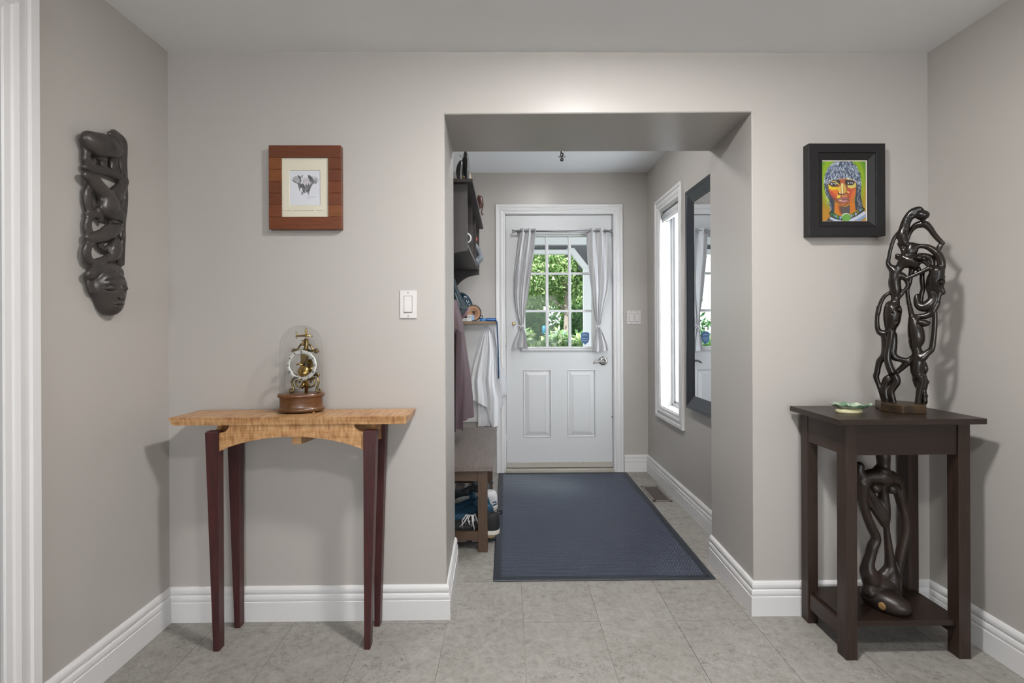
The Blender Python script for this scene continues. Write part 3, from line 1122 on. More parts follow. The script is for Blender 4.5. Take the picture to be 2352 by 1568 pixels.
def apron(y0, y1):
    n = 28
    top, bot = [], []
    for q in range(n + 1):
        t = q / n
        x = LI0 + (LI1 - LI0) * t
        bot.append((x, .729 + .052 * (1 - (2 * t - 1) ** 2) ** .85))
    zt = TZ - .029
    cv = [(LI0, .797)] + [(LI0 + .036 * math.sin(a), zt - .030 * math.cos(a)) for a in np.linspace(.25, math.pi / 2, 7)]
    cw = [(LI0 + LI1 - x, z) for x, z in cv][::-1]
    MB().prism(bot[::-1] + cv + cw, 'Y', y0, y1).build('apron', MAPLE, ct)


apron(1.851, 1.868)
apron(1.993, 2.010)
for x in (LI0 - .034, LI1 + .014):
    cv = [(1.878, .797)] + [(1.878 + .026 * math.sin(a), .826 - .028 * math.cos(a)) for a in np.linspace(.3, math.pi / 2, 6)]
    cw = [(1.878 + 1.986 - y, z) for y, z in cv][::-1]
    MB().prism([(1.986, .742), (1.932, .752), (1.878, .742)] + cv + cw, 'X', x, x + .018).build('side_apron', MAPLE, ct)
MB().prism([(1.868, .750), (1.993, .742), (1.993, .82), (1.868, .82)], 'X', -.797, -.762).build('cross_brace', MAPLE, ct)

# ------------------------------------------------------------------ skeleton clock under a glass dome
KX, KY, KR = -0.797, 1.955, math.radians(-13)
clk = thing('dome_clock', 'brass skeleton clock under a glass dome on an oval wooden base', 'clock', (KX, KY, TZ))
ov = dict(sx=1.0, sy=.62, rot=-KR * -1)
for a in (40, 140, 220, 320):
    q = math.radians(a)
    px, py = .068 * math.cos(q), .068 * .6 * math.sin(q)
    MB().lathe((KX + px * math.cos(KR) - py * math.sin(KR) * -1, KY + py, TZ), [(.006, 0), (.008, .003), (.006, .006)], 12).build('foot', BRASS, clk)
MB().lathe((KX, KY, TZ), [(.080, .005), (.085, .007), (.0865, .013), (.085, .019), (.079, .021), (.0785, .023), (.0785, .057), (.080, .059),
                          (.085, .061), (.0865, .066), (.085, .072), (.080, .0745), (.076, .075)], 56, 1.0, .62, -KR).build('base', CLOCKWOOD, clk)
dm = MB()
hs = .255
R_ = .0785
pr = [(R_, .0755), (R_, hs)] + [(R_ * math.cos(a), hs + .082 * math.sin(a)) for a in np.linspace(.12, math.pi / 2 - .04, 14)]
dm.lathe((KX, KY, TZ), pr, 56, 1.0, .62, -KR, cap=False)
dm.build('glass_dome', DOME, clk)
ZB = TZ + .062


def kp(px, py, dy=0.0):
    """point of the movement, seen in its upright plane"""
    p = onY(px, py, KY + dy)
    return p


cs = 170 / 1111.0


def kc(x, y, dy=0.0):
    return onY(620 + x * cs, 720 + y * cs, KY + dy)


def kpath(pts, dy=0.0):
    return [kc(x, y, dy) for x, y in pts]


# dial ring
dc = kc(475, 775, -.020)
ring = MB()
ring.lathe(dc, [(.0445, .002), (.0585, .002), (.0585, -.0005), (.0575, -.001), (.0455, -.001), (.0445, -.0005), (.0445, .002)], 48, axis='Y', cap=False)
dial = ring.build('dial_ring', SILVER, clk)
rom = ['XII', 'I', 'II', 'III', 'IIII', 'V', 'VI', 'VII', 'VIII', 'IX', 'X', 'XI']
for i, rn in enumerate(rom):
    a = math.radians(90 - 30 * i)
    er = Vector((math.cos(a), 0, math.sin(a)))
    et = Vector((math.sin(a), 0, -math.cos(a)))
    nm = MB()
    wds = {'I': .0018, 'V': .0036, 'X': .0036}
    tot = sum(wds[ch] for ch in rn)
    x = -tot / 2
    for ch in rn:
        w = wds[ch]
        cxx = x + w / 2
        b0, b1 = -.0042, .0042
        segs = {'I': [((0, b0), (0, b1))], 'V': [((-.0013, b1), (0, b0)), ((.0013, b1), (0, b0))], 'X': [((-.0013, b1), (.0013, b0)), ((.0013, b1), (-.0013, b0))]}[ch]
        for (u0, v0), (u1, v1) in segs:
            P0 = dc + et * (cxx + u0) + er * (.0515 + v0) + Vector((0, -.0014, 0))
            P1 = dc + et * (cxx + u1) + er * (.0515 + v1) + Vector((0, -.0014, 0))
            nm.tube([P0, P1], .00055, 5)
        x += w
    nm.build('numeral', INK, dial)
# front plate column, barrel, wheel
pl = MB()
pl.box(kc(462, 0).x, kc(575, 0).x, KY - .006, KY + .004, kc(0, 925).z, kc(0, 600).z, .002)
pl.build('front_plate', BRASS_DK, clk)
MB().lathe(kc(515, 860, -.012), [(.0, -.012), (.0205, -.012), (.0215, -.010), (.0215, .010), (.0, .010)], 32, axis='Y').build('spring_barrel', BRASS, clk)
MB().lathe(kc(605, 790, .004), [(.0, -.003), (.028, -.003), (.028, .001), (.0, .001)], 32, axis='Y').build('wheel', BRASS_DK, clk)
MB().lathe(kc(520, 790, -.016), [(.0, -.004), (.010, -.004), (.010, .004), (.0, .004)], 20, axis='Y').build('arbor', INK, clk)
hd = MB()
hd.tube(kpath([(510, 780), (440, 750), (395, 770)], -.024), [.002, .005, .003], 8)
hd.build('hour_hand', BRASS, clk)
MB().tube(kpath([(510, 780), (540, 700), (560, 640)], -.026), [.0018, .0018, .0008], 6).build('minute_hand', INK, clk)
MB().tube([kc(545, 1190), kc(545, 900), kc(545, 560), kc(543, 360)], [.006, .0055, .005, .0045], 12).build('pillar', BRASS, clk)


def scroll(c, r, a0, a1, n=14):
    return [(c[0] + r * math.cos(math.radians(a0 + (a1 - a0) * t / n)), c[1] + r * math.sin(math.radians(a0 + (a1 - a0) * t / n))) for t in range(n + 1)]


# curled legs and brackets
for sgn in (-1, 1):
    X = lambda x: 530 + sgn * x
    for dy in (-.018, .018):
        pts = [(X(40), 990), (X(120), 960), (X(180), 975), (X(205), 1030), (X(180), 1100), (X(165), 1150), (X(185), 1175), (X(225), 1165), (X(235), 1140), (X(215), 1125), (X(200), 1145)]
        MB().tube(kpath(pts, dy), [.0042] * 5 + [.0038] * 3 + [.0032] * 3, 8).build('scroll_leg', BRASS_DK, clk)
    pts = [(X(20), 1080), (X(70), 1105), (X(130), 1080), (X(145), 1020), (X(110), 985), (X(80), 1000), (X(85), 1040)]
    MB().tube(kpath(pts, 0), .0036, 8).build('lower_scroll', BRASS_DK, clk)
    pts = [(X(60), 1110), (X(20), 1070), (X(5), 1010)]
    MB().tube(kpath(pts, .006), [.007, .010, .008], 8).build('foot_plate', BRASS, clk)
    pts = [(X(130), 930), (X(175), 900), (X(205), 905), (X(200), 935), (X(170), 930)]
    MB().tube(kpath(pts, -.010), .0042, 8).build('side_curl', BRASS_DK, clk)
    pts = [(X(20), 470), (X(60), 460), (X(100), 510), (X(125), 560), (X(165), 585), (X(195), 565), (X(175), 540), (X(140), 545), (X(90), 560), (X(40), 545)]
    MB().tube(kpath(pts, .0), [.0038] * 4 + [.0048] * 3 + [.004] * 3, 8).build('upper_scroll', BRASS_DK, clk)
    pts = [(X(8), 470), (X(30), 440), (X(25), 400), (X(60), 405)]
    MB().tube(kpath(pts, .0), [.004, .004, .003, .0015], 8).build('crest_curl', BRASS, clk)
MB().tube(kpath([(540, 575), (545, 500), (548, 380)], 0), [.013, .008, .009], 12).build('crest', BRASS_DK, clk)
MB().tube(kpath([(380, 340), (400, 338), (430, 335), (540, 330), (640, 342)], 0), [.001, .0024, .0032, .0046, .0024], 10).build('cross_bar', BRASS, clk)
MB().tube(kpath([(392, 262), (398, 310), (405, 375)], 0), [.001, .0024, .0012], 8).build('bar_end', BRASS, clk)
MB().tube(kpath([(543, 345), (543, 300), (543, 270), (543, 245), (543, 215)], 0), [.006, .0035, .0048, .0036, .0006], 12).build('finial', BRASS, clk)

# ------------------------------------------------------------------ elephant print in a patchwork wooden frame
YW = D


def wall_rect(x0, y0, x1, y1, Y):
    a, b = onY(x0, y0, Y), onY(x1, y1, Y)
    return a.x, b.x, b.z, a.z


fx0, fx1, fz0, fz1 = wall_rect(617, 333.5, 783.5, 526, D - .028)
pic = thing('framed_elephant_drawing', 'small pencil elephant drawing in a wide brown block-wood frame above the console', 'picture', ((fx0 + fx1) / 2, D, fz0))
WOODS = [wood_mat('frame_wood_%s' % n, a, b, 0.42, 'X', 16, 8, 0.03) for n, a, b in
         (('red', (96, 48, 25), (120, 64, 33)), ('amber', (108, 60, 28), (134, 78, 40)), ('brown', (88, 44, 24), (112, 60, 32)))]
yf, yb = D - .029, D - .001
rs = .0455                                    # width of the rails
ix0, ix1, iz0, iz1 = wall_rect(646, 361.5, 754, 497.5, D - .028)
MB().box(fx0, fx1, yf, yb, iz1, fz1, .0012).build('frame_rail', WOODS[2], pic)
MB().box(fx0, fx1, yf, yb, fz0, iz0, .0012).build('frame_rail', WOODS[0], pic)
nb = 5
for sd, (a, b) in enumerate(((fx0, ix0), (ix1, fx1))):
    for q in range(nb):
        z0 = iz0 + (iz1 - iz0) * q / nb
        z1 = iz0 + (iz1 - iz0) * (q + 1) / nb
        MB().box(a, b, yf + .0004 * ((q + sd) % 2), yb, z0 + .0003, z1 - .0003, .0008).build('frame_block', WOODS[(q * 2 + sd + q // 2) % 3], pic)
ax0, ax1, az0, az1 = wall_rect(665.5, 391.5, 736, 471.5, D - .018)
mt_ = MB()
my = D - .019
PASS = M('cream_mount_board', (222, 216, 196), 0.8)
mt_.sweep([(ax0, my, az0), (ax0, my, az1), (ax1, my, az1), (ax1, my, az0)], [(-1, 0, -1), (-1, 0, 1), (1, 0, 1), (1, 0, -1)],
          [(-.0008, .0), (.001, .002), (.001, .0022)], (0, -1, 0), closed=True)
for a, b, z0, z1 in ((ix0 - .003, ax0 - .001, iz0 - .003, iz1 + .003), (ax1 + .001, ix1 + .003, iz0 - .003, iz1 + .003), (ax0 - .001, ax1 + .001, iz0 - .003, az0 - .001), (ax0 - .001, ax1 + .001, az1 + .001, iz1 + .003)):
    mt_.box(a, b, my - .002, my + .004, z0, z1)
mount = mt_.build('mount', PASS, pic)
# the drawing: grey pencil strokes
PW, PH = 176, 200
dr = Print(PW, PH, (208, 210, 216))
ux = lambda x: (x - 85) / 1100 * PW
uy = lambda y: (y - 178) / 1262 * PH
R2 = random.Random(3)


def inside(p, poly):
    x, y = p; r = False
    for i in range(len(poly)):
        (x0, y0), (x1, y1) = poly[i], poly[i - 1]
        if (y0 > y) != (y1 > y) and x < (x1 - x0) * (y - y0) / (y1 - y0) + x0: r = not r
    return r


def hatch(poly, n, ang, ln, col, al):
    xs_ = [p[0] for p in poly]; ys_ = [p[1] for p in poly]
    k = 0
    while k < n:
        x, y = R2.uniform(min(xs_), max(xs_)), R2.uniform(min(ys_), max(ys_))
        if not inside((x, y), poly): continue
        k += 1
        a = math.radians(ang + R2.gauss(0, 12))
        l = ln * R2.uniform(.5, 1.2)
        dr.dash(ux(x - l * math.cos(a)), uy(y - l * math.sin(a)), ux(x + l * math.cos(a)), uy(y + l * math.sin(a)), R2.uniform(.3, .7), col, al * R2.uniform(.5, 1))


G1, G2, G3 = (70, 70, 72), (110, 108, 110), (150, 148, 152)
hatch([(175, 520), (230, 430), (300, 380), (430, 420), (470, 600), (380, 660), (230, 600)], 260, 130, 38, G3, .9)
dr.line([(ux(a), uy(b)) for a, b in [(180, 530), (200, 470), (240, 430), (330, 395), (400, 385)]], .4, G2, .8)
dr.line([(ux(a), uy(b)) for a, b in [(920, 400), (1010, 400), (1080, 460), (1110, 530), (1085, 590), (1035, 640)]], .45, G2, .8)
hatch([(200, 520), (330, 600), (380, 660), (250, 610)], 70, 40, 26, G2, .8)
hatch([(370, 370), (470, 400), (500, 560), (440, 640), (450, 500)], 120, 75, 30, G1, .8)
hatch([(760, 350), (900, 420), (970, 600), (880, 700), (800, 600), (770, 450)], 230, 80, 34, G1, .8)
hatch([(960, 420), (1110, 500), (1040, 640), (960, 600)], 110, 60, 34, G3, .85)
hatch([(980, 560), (1050, 560), (1030, 640), (960, 660)], 50, 60, 24, G2, .8)
hatch([(540, 450), (760, 450), (780, 640), (660, 720), (560, 640)], 170, 100, 26, (168, 156, 164), .8)
hatch([(500, 370), (580, 340), (560, 420), (500, 460)], 40, 120, 26, G2, .7)
hatch([(740, 345), (800, 380), (800, 480), (750, 440)], 60, 60, 26, G1, .7)
hatch([(370, 650), (560, 650), (640, 760), (640, 970), (570, 960), (520, 800), (440, 800)], 330, 85, 34, G1, .85)
hatch([(640, 700), (780, 660), (870, 700), (800, 900), (760, 980), (660, 940)], 300, 95, 34, G1, .75)
hatch([(380, 680), (450, 780), (450, 930), (420, 860)], 70, 80, 30, G2, .8)
hatch([(500, 950), (580, 960), (560, 1050), (500, 1040)], 50, 70, 24, G2, .8)
hatch([(720, 930), (780, 930), (770, 1050), (730, 1010)], 40, 80, 24, G2, .8)
for q in range(30):
    x, y = R2.uniform(350, 900), R2.gauss(1080, 70)
    dr.dash(ux(x), uy(y), ux(x + 14), uy(y - 5), .35, G3, .6)
for pts in ([(500, 610), (495, 650), (530, 675)], [(845, 610), (850, 660), (800, 685)]):
    dr.line([(ux(a), uy(b)) for a, b in pts], 1.1, (232, 232, 234))
x = 700
while x < 1000:
    dr.dash(ux(x), uy(1130 + R2.uniform(-8, 8)), ux(x + 16), uy(1138 + R2.uniform(-10, 10)), .45, G1, .8)
    x += 15
dr.line([(ux(700), uy(1195)), (ux(800), uy(1180))], .35, G3, .8)
dr.build('drawing', (ax0 - .0005, my + .0008, az1 + .0005), (ax1 - ax0 + .001, 0, 0), (0, 0, -(az1 - az0 + .001)), pic, PINT)
# pencilled dedication under the drawing: a line of small cursive strokes
ink = MB()
R3 = random.Random(11)
tx0, tx1, _, tzz = wall_rect(648.5, 478, 745, 484, D - .021)
cz = onY(690, 483.6, D - .021).z
words = [(170, 320), (340, 575), (615, 820), (850, 930), (960, 1110), (1140, 1440), (1450, 1590), (1690, 1880), (1890, 2050)]
for (a, b) in words:
    pts = []
    x = a
    k = 0
    while x < b:
        px = 640 + x * 120 / 2352
        up = [0, -1, .2, 1, 0, -.6, .1, .8][k % 8] * R3.uniform(6, 16) * (2.2 if R3.random() < .18 else 1)
        p = onY(px, 470 + (262 - up * 1.6) * 30 / 588, my - .0022)
        pts.append(p)
        x += R3.uniform(8, 15); k += 1
    if len(pts) > 2:
        ink.tube(pts, .00042, 4)
ink.tube([onY(640 + 1740 * 120 / 2352, 470 + 340 * 30 / 588, my - .0022), onY(640 + 2150 * 120 / 2352, 470 + 330 * 30 / 588, my - .0022)], .0002, 4)
ink.build('handwriting', M('pencil_grey', (122, 116, 106), 0.7), mount)
MB().box(ix0, ix1, my - .0055, my - .0045, iz0, iz1).build('glazing', glass_mat('picture_glass', (1, 1, 1), 0.015, 0.05), pic)

# ------------------------------------------------------------------ painted portrait in a deep black frame
gx0, gx1, gz0, gz1 = wall_rect(1858, 329, 2034.5, 541, D - .040)
por = thing('framed_portrait', 'bright painted portrait of a woman in a deep black frame near the right corner', 'picture', ((gx0 + gx1) / 2, D, gz0))
yf = D - .040
pw = (gx1 - gx0)
fm = MB()
P4 = [(gx0, yf, gz0), (gx0, yf, gz1), (gx1, yf, gz1), (gx1, yf, gz0)]
A4 = [(1, 0, 1), (1, 0, -1), (-1, 0, -1), (-1, 0, 1)]
fm.sweep(P4, A4, [(0, -.039), (0, -.001), (.001, 0), (.0360, 0), (.037, -.001), (.037, -.012), (.037, -.039)], (0, -1, 0), closed=True)
fm.build('frame', BLACKF, por)
qx0, qx1, qz0, qz1 = gx0 + .0372, gx1 - .0372, gz0 + .0372, gz1 - .0372
P4 = [(qx0, yf, qz0), (qx0, yf, qz1), (qx1, yf, qz1), (qx1, yf, qz0)]
MB().sweep(P4, A4, [(0, -.030), (0, -.004), (.002, -.003), (.024, -.013), (.025, -.015), (.025, -.030)], (0, -1, 0), closed=True).build('frame_slip', BLACKF, por)
rx0, rx1, rz0, rz1 = qx0 + .0235, qx1 - .0235, qz0 + .0235, qz1 - .0235
MB().box(rx0 - .004, rx1 + .004, yf + .018, yf + .021, rz0 - .004, rz1 + .004).build('canvas', M('canvas_edge', (214, 208, 198), 0.8), por)
W_, H_ = 200, 262
pt = Print(W_, H_, (96, 150, 20))
qx = lambda x: (x - 75) / 975 * W_
qy = lambda y: (y - 125) / 1285 * H_
Q = lambda pts: [(qx(a), qy(b)) for a, b in pts]
RW = 975 / W_
# ground: green above, ochre below
t = np.clip((pt.yy / H_ - .35) / .5, 0, 1)[..., None]
pt.a = np.array((78, 138, 24.)) * (1 - t) + np.array((170, 118, 22.)) * t
hal = np.exp(-((np.hypot((pt.xx - qx(540)) / 1.05, (pt.yy - qy(560)) / 1.35) - 88) / 14) ** 2)
pt.mix(hal * .75, (150, 176, 20))
pt.mix(np.clip((pt.xx - qx(950)) / 25, 0, 1) * np.clip((pt.yy - qy(500)) / 60, 0, 1), (205, 150, 30), .8)
for q in range(500):
    x, y = R2.uniform(0, W_), R2.uniform(0, H_)
    pt.dash(x, y, x + R2.uniform(-3, 3), y + R2.uniform(3, 9), 1.0, tuple(np.clip(pt.a[int(min(y, H_ - 1)), int(min(x, W_ - 1))] + R2.uniform(-22, 22), 0, 255)), .6)
# hair mass
pt.poly(Q([(420, 130), (300, 220), (190, 360), (130, 560), (130, 720), (170, 860), (230, 940), (250, 1110), (270, 1260), (340, 1240), (360, 1000), (230, 780), (215, 560),
           (780, 480), (840, 600), (830, 800), (800, 1000), (820, 1180), (920, 1160), (985, 1130), (940, 900), (945, 620), (900, 380), (800, 220), (700, 130)]), (44, 50, 62))
pt.poly(Q([(370, 128), (250, 225), (170, 365), (130, 530), (215, 570), (400, 500), (600, 480), (850, 560), (935, 540), (912, 380), (825, 220), (725, 128)]), (52, 62, 82))
# face
pt.poly(Q([(225, 560), (420, 500), (600, 480), (780, 520), (838, 600), (825, 800), (780, 930), (690, 1040), (570, 1095), (470, 1070), (370, 980), (260, 850), (215, 720)]), (150, 78, 40))
pt.poly(Q([(350, 1000), (470, 1080), (600, 1100), (700, 1040), (790, 920), (815, 1180), (690, 1250), (540, 1300), (430, 1270), (355, 1180)]), (198, 106, 24))
pt.poly(Q([(480, 1090), (600, 1110), (690, 1060), (700, 1240), (540, 1290), (500, 1200)]), (74, 70, 72))
pt.poly(Q([(440, 1080), (520, 1100), (520, 1280), (470, 1230)]), (92, 54, 44), .9, 4)
pt.poly(Q([(215, 620), (300, 680), (430, 680), (440, 730), (330, 745), (230, 720)]), (214, 190, 24))
pt.poly(Q([(225, 730), (330, 745), (430, 730), (430, 830), (380, 930), (300, 860)]), (214, 104, 30))
pt.poly(Q([(225, 750), (310, 790), (410, 880), (390, 930), (290, 850)]), (180, 60, 58), .9, 3)
pt.poly(Q([(260, 860), (380, 930), (420, 1020), (340, 960)]), (110, 44, 48), .9, 4)
pt.poly(Q([(640, 720), (825, 700), (820, 830), (750, 960), (690, 900), (640, 800)]), (188, 72, 52), 1, 3)
pt.poly(Q([(760, 760), (825, 720), (810, 860), (700, 1020), (680, 1000)]), (214, 108, 38), .9, 4)
pt.poly(Q([(640, 640), (830, 590), (830, 680), (740, 715), (650, 690)]), (214, 192, 96))
pt.poly(Q([(610, 500), (690, 470), (760, 530), (640, 520)]), (222, 204, 120))
pt.poly(Q([(500, 500), (580, 490), (590, 600), (500, 610)]), (176, 84, 52))
pt.poly(Q([(500, 600), (545, 600), (550, 830), (510, 830)]), (226, 210, 140))
pt.poly(Q([(550, 600), (600, 640), (620, 740), (600, 800), (560, 830)]), (196, 158, 60))
pt.poly(Q([(440, 680), (495, 640), (495, 800), (430, 800)]), (220, 180, 66))
pt.poly(Q([(420, 850), (490, 860), (480, 910), (400, 920)]), (222, 200, 50))
pt.poly(Q([(620, 760), (690, 790), (670, 810), (630, 790)]), (226, 190, 96))
pt.poly(Q([(500, 840), (610, 830), (650, 890), (520, 900)]), (196, 116, 66))
pt.line(Q([(445, 780), (440, 815), (500, 835), (560, 838), (600, 825)]), 1.6, (40, 32, 30))
pt.poly(Q([(455, 795), (490, 795), (490, 820), (460, 815)]), (236, 228, 180))
# eyes and brows
for (ex_, ey, s_) in ((335, 605, 1), (705, 590, .9)):
    pt.ell(qx(ex_), qy(ey + 8), 100 * s_ / RW, 50 * s_ / RW, (34, 30, 30))
    pt.ell(qx(ex_), qy(ey + 6), 70 * s_ / RW, 25 * s_ / RW, (196, 200, 204))
    pt.ell(qx(ex_ + 4), qy(ey + 2), 36 * s_ / RW, 33 * s_ / RW, (30, 30, 36))
    pt.ell(qx(ex_ + 10), qy(ey - 2), 10 / RW, 12 / RW, (240, 240, 244))
pt.poly(Q([(240, 560), (330, 520), (440, 510), (480, 560), (470, 620), (400, 560), (310, 545)]), (48, 40, 36))
pt.line(Q([(300, 560), (370, 560), (450, 625)]), 2.0, (216, 204, 100))
pt.poly(Q([(580, 540), (640, 520), (760, 540), (800, 570), (700, 550), (620, 590), (640, 700), (600, 640)]), (46, 40, 40))
# mouth
pt.poly(Q([(420, 945), (500, 905), (590, 900), (650, 930), (690, 970), (600, 1010), (510, 1005), (440, 975)]), (150, 92, 92))
pt.poly(Q([(440, 955), (540, 965), (660, 970), (590, 1005), (510, 1000)]), (184, 128, 132))
pt.poly(Q([(430, 950), (520, 955), (480, 975)]), (226, 214, 150))
pt.line(Q([(415, 945), (500, 945), (600, 945), (690, 965)]), 1.1, (80, 40, 44))
pt.ell(qx(545), qy(1052), 20 / RW, 10 / RW, (228, 170, 120), .8)
# braids: light strokes falling from the crown
crown = [(370, 128), (255, 220), (170, 360), (130, 520), (128, 660), (215, 600), (300, 530), (420, 500), (600, 480), (740, 500), (850, 600), (940, 640), (940, 520), (915, 380), (830, 220), (730, 128)]
k = 0
while k < 900:
    x, y = R2.uniform(125, 945), R2.uniform(128, 620)
    if not inside((x, y), crown): continue
    k += 1
    f_ = (x - 560) / max(120, y + 30)
    c_ = R2.choice([(206, 216, 228), (170, 186, 206), (120, 140, 172), (44, 70, 110), (34, 36, 46), (226, 232, 238), (150, 168, 194)])
    l = R2.uniform(16, 44)
    pt.dash(qx(x), qy(y), qx(x + f_ * l), qy(y + l), R2.uniform(.6, 1.1), c_, .9)
for q in range(150):
    sd = R2.choice((0, 1))
    y = R2.uniform(560, 1220)
    x = (R2.uniform(135, 215) + max(0, y - 760) * .22) if sd == 0 else R2.uniform(850, 935) + (0 if y < 1000 else 20)
    pt.dash(qx(x), qy(y), qx(x + R2.uniform(-3, 8)), qy(y + R2.uniform(14, 34)), R2.uniform(.5, 1.1), R2.choice([(206, 216, 226), (150, 166, 190), (90, 104, 130)]), .85)
# beaded collar and pendant
bd = [(290, 1260, (40, 120, 70)), (340, 1290, (70, 150, 50)), (385, 1310, (120, 150, 200)), (425, 1325, (80, 150, 40)), (480, 1340, (150, 180, 220)),
      (730, 1300, (160, 180, 210)), (775, 1280, (110, 130, 30)), (825, 1260, (170, 190, 224)), (870, 1220, (120, 140, 30)), (920, 1180, (110, 140, 210)), (960, 1160, (90, 130, 60))]
pt.poly(Q([(170, 1400), (280, 1290), (430, 1360), (540, 1400), (540, 1440), (150, 1440)]), (60, 54, 52))
pt.line(Q([(280, 1250), (400, 1330), (500, 1350)]), 9, (30, 34, 38))
pt.line(Q([(710, 1320), (850, 1250), (980, 1160)]), 9, (30, 34, 38))
for x, y, c_ in bd:
    pt.ell(qx(x), qy(y), 20 / RW, 30 / RW, c_, 1, 1.2)
pt.line(Q([(270, 1350), (360, 1390), (500, 1420)]), 5, (176, 190, 214))
pt.line(Q([(690, 1410), (850, 1340), (1010, 1240)]), 7, (190, 200, 224))
pt.line(Q([(860, 1410), (1040, 1300)]), 6, (120, 150, 190))
pt.ell(qx(605), qy(1320), 100 / RW, 80 / RW, (196, 214, 200))
pt.ell(qx(615), qy(1340), 96 / RW, 76 / RW, (84, 150, 52), 1, 2)
for q in range(7):
    pt.dash(qx(600 + q * 12), qy(1390), qx(560 + q * 25), qy(1290), .8, (120, 180, 70), .6)
pt.a = pt.a * .86 + np.array((112, 108, 104.)) * .14
pt.build('painting', (rx0 + .003, yf + .0178, rz1 - .006), (rx1 - rx0 - .010, 0, 0), (0, 0, -(rz1 - rz0 - .009)), por, PINT)


# ------------------------------------------------------------------ light switches
def wall_switch(x, z, y, gang, label):
    w, h = (.070, .115) if gang == 1 else (.115, .115)
    t = thing('light_switch', label, 'switch', (x, y, z - h / 2))
    p = MB().box(x - w / 2, x + w / 2, y - .006, y - .0003, z - h / 2, z + h / 2, .0025).build('plate', SWITCH, t)
    for g in range(gang):
        cx_ = x + (g - (gang - 1) / 2) * .046
        MB().box(cx_ - .0172, cx_ + .0172, y - .0064, y - .0058, z - .0345, z + .0345).build('gasket', M('switch_gap', (128, 124, 120), 0.7), t)
        rk = MB()
        rk.prism([(y - .0060, z - .033), (y - .0115, z - .030), (y - .0068, z + .033), (y - .0060, z + .033)], 'X', cx_ - .0155, cx_ + .0155)
        rk.build('rocker', SWITCH, t)
        for s_ in (-1, 1):
            MB().lathe((cx_, y - .006, z + s_ * .0475), [(.0032, 0), (.0032, -.0008), (.0026, -.0012)], 12, axis='Y').build('screw', ALU, t)


p_ = onY(938, 699, D)
wall_switch(p_.x, p_.z, D, 1, 'white single rocker light switch between the console table and the opening')
p_ = onY(1455.5, 729, YD)
wall_switch(p_.x, p_.z, YD, 2, 'white double rocker light switch beside the front door')

# ------------------------------------------------------------------ dark side table in the right corner
st_ = thing('side_table', 'dark walnut square-legged side table with low shelf in the right corner', 'table', (1.405, 1.87, 0))
SZ = .857
MB().box(1.150, 1.660, 1.709, 2.020, SZ - .020, SZ, .0015).build('tabletop', WALNUT_X, st_)
LX = [(1.194, 1.235), (1.597, 1.639)]
LY = [(1.751, 1.799), (1.974, 2.018)]
for x0, x1 in LX:
    for y0, y1 in LY:
        MB().box(x0, x1, y0, y1, 0, SZ - .020, .001).build('leg', WALNUT_Z, st_)
for y in (1.757, 1.996):
    MB().box(LX[0][1] - .001, LX[1][0] + .001, y, y + .018, .722, SZ - .020).build('apron', WALNUT_X, st_)
for x in (1.196, 1.618):
    MB().box(x, x + .018, LY[0][1] - .001, LY[1][0] + .001, .722, SZ - .020).build('apron', WALNUT_Y, st_)
MB().box(1.212, 1.621, 1.764, 2.006, .111, .130, .001).build('shelf', WALNUT_X, st_)
for x in (1.199, 1.617):
    MB().box(x, x + .015, LY[0][1] - .001, LY[1][0] + .001, .060, .118).build('rail', WALNUT_Y, st_)

# ------------------------------------------------------------------ leaf dish
dc0 = onZ(1951, 946.5, SZ)
dish = thing('leaf_dish', 'small pale green glazed leaf-shaped dish on the dark corner table', 'dish', (dc0.x, dc0.y, SZ))
DG = M('celadon_glaze', (178, 192, 168), 0.22, coat=0.4, rgb2=(112, 146, 120), vscale=28)


def dish_pt(a, t, under=0.0):
    lob = 1 + .05 * math.cos(9 * a) * t ** 2 + .03 * math.cos(4 * a + 1) * t
    if math.cos(a - 1.0) > .975: lob *= 1 - .4 * t
    r = .056 * t * lob * (1 + .14 * max(0, math.cos(a + .1)) ** 10)
    z = .012 + .019 * t ** 2.2 + .0022 * math.cos(9 * a + .6) * t ** 3 - .005 * max(0, math.cos(a + .1)) ** 6 * t
    return Vector((dc0.x + r * math.cos(a) * 1.10, dc0.y + r * math.sin(a) * .82, SZ + z - under))


db = MB()
db.grid(lambda u, v: dish_pt(2 * math.pi * u, v), 84, 12)
db.grid(lambda u, v: dish_pt(2 * math.pi * u, v, .0032 if v < .98 else .0), 84, 12)
db.build('bowl', DG, dish)
MB().lathe((dc0.x - .004, dc0.y - .003, SZ), [(.041, .0), (.043, .002), (.042, .010), (.036, .0155)], 40, 1.08, .78).build('foot', M('cream_clay', (192, 186, 148), 0.4), dish)
dq = dish_pt(-.1, .97)
MB().tube([dq, dq + Vector((.006, 0, .003)), dq + Vector((.013, -.001, -.001))], [.004, .0065, .0015], 10).build('stalk', DG, dish)


# ------------------------------------------------------------------ tall openwork carving on the side table
SY = 1.862
ek = SY / F


def syp(px):
    """the carving stands turned: its right side comes forward"""
    return 1.846 - (px - 2115) * .00080


def c6(x, y, r, dy=0.0):
    s_ = 220 / 1327.0
    return onY(1960 + x * s_, 460 + y * s_, syp(1960 + x * s_) + dy), r * s_ * ek


def c7(x, y, r, dy=0.0):
    s_ = 190 / 1103.0
    return onY(1990 + x * s_, 700 + y * s_, syp(1990 + x * s_) + dy), r * s_ * ek


def strokes(cv, conv, lst, k=.006, sc=(1, 1, 1)):
    for st__ in lst:
        dy = 0.0
        if isinstance(st__, tuple):
            dy, st__ = st__
        cv.path([conv(q[0], q[1], q[2], q[3] if len(q) > 3 else dy) for q in st__], k, sc)


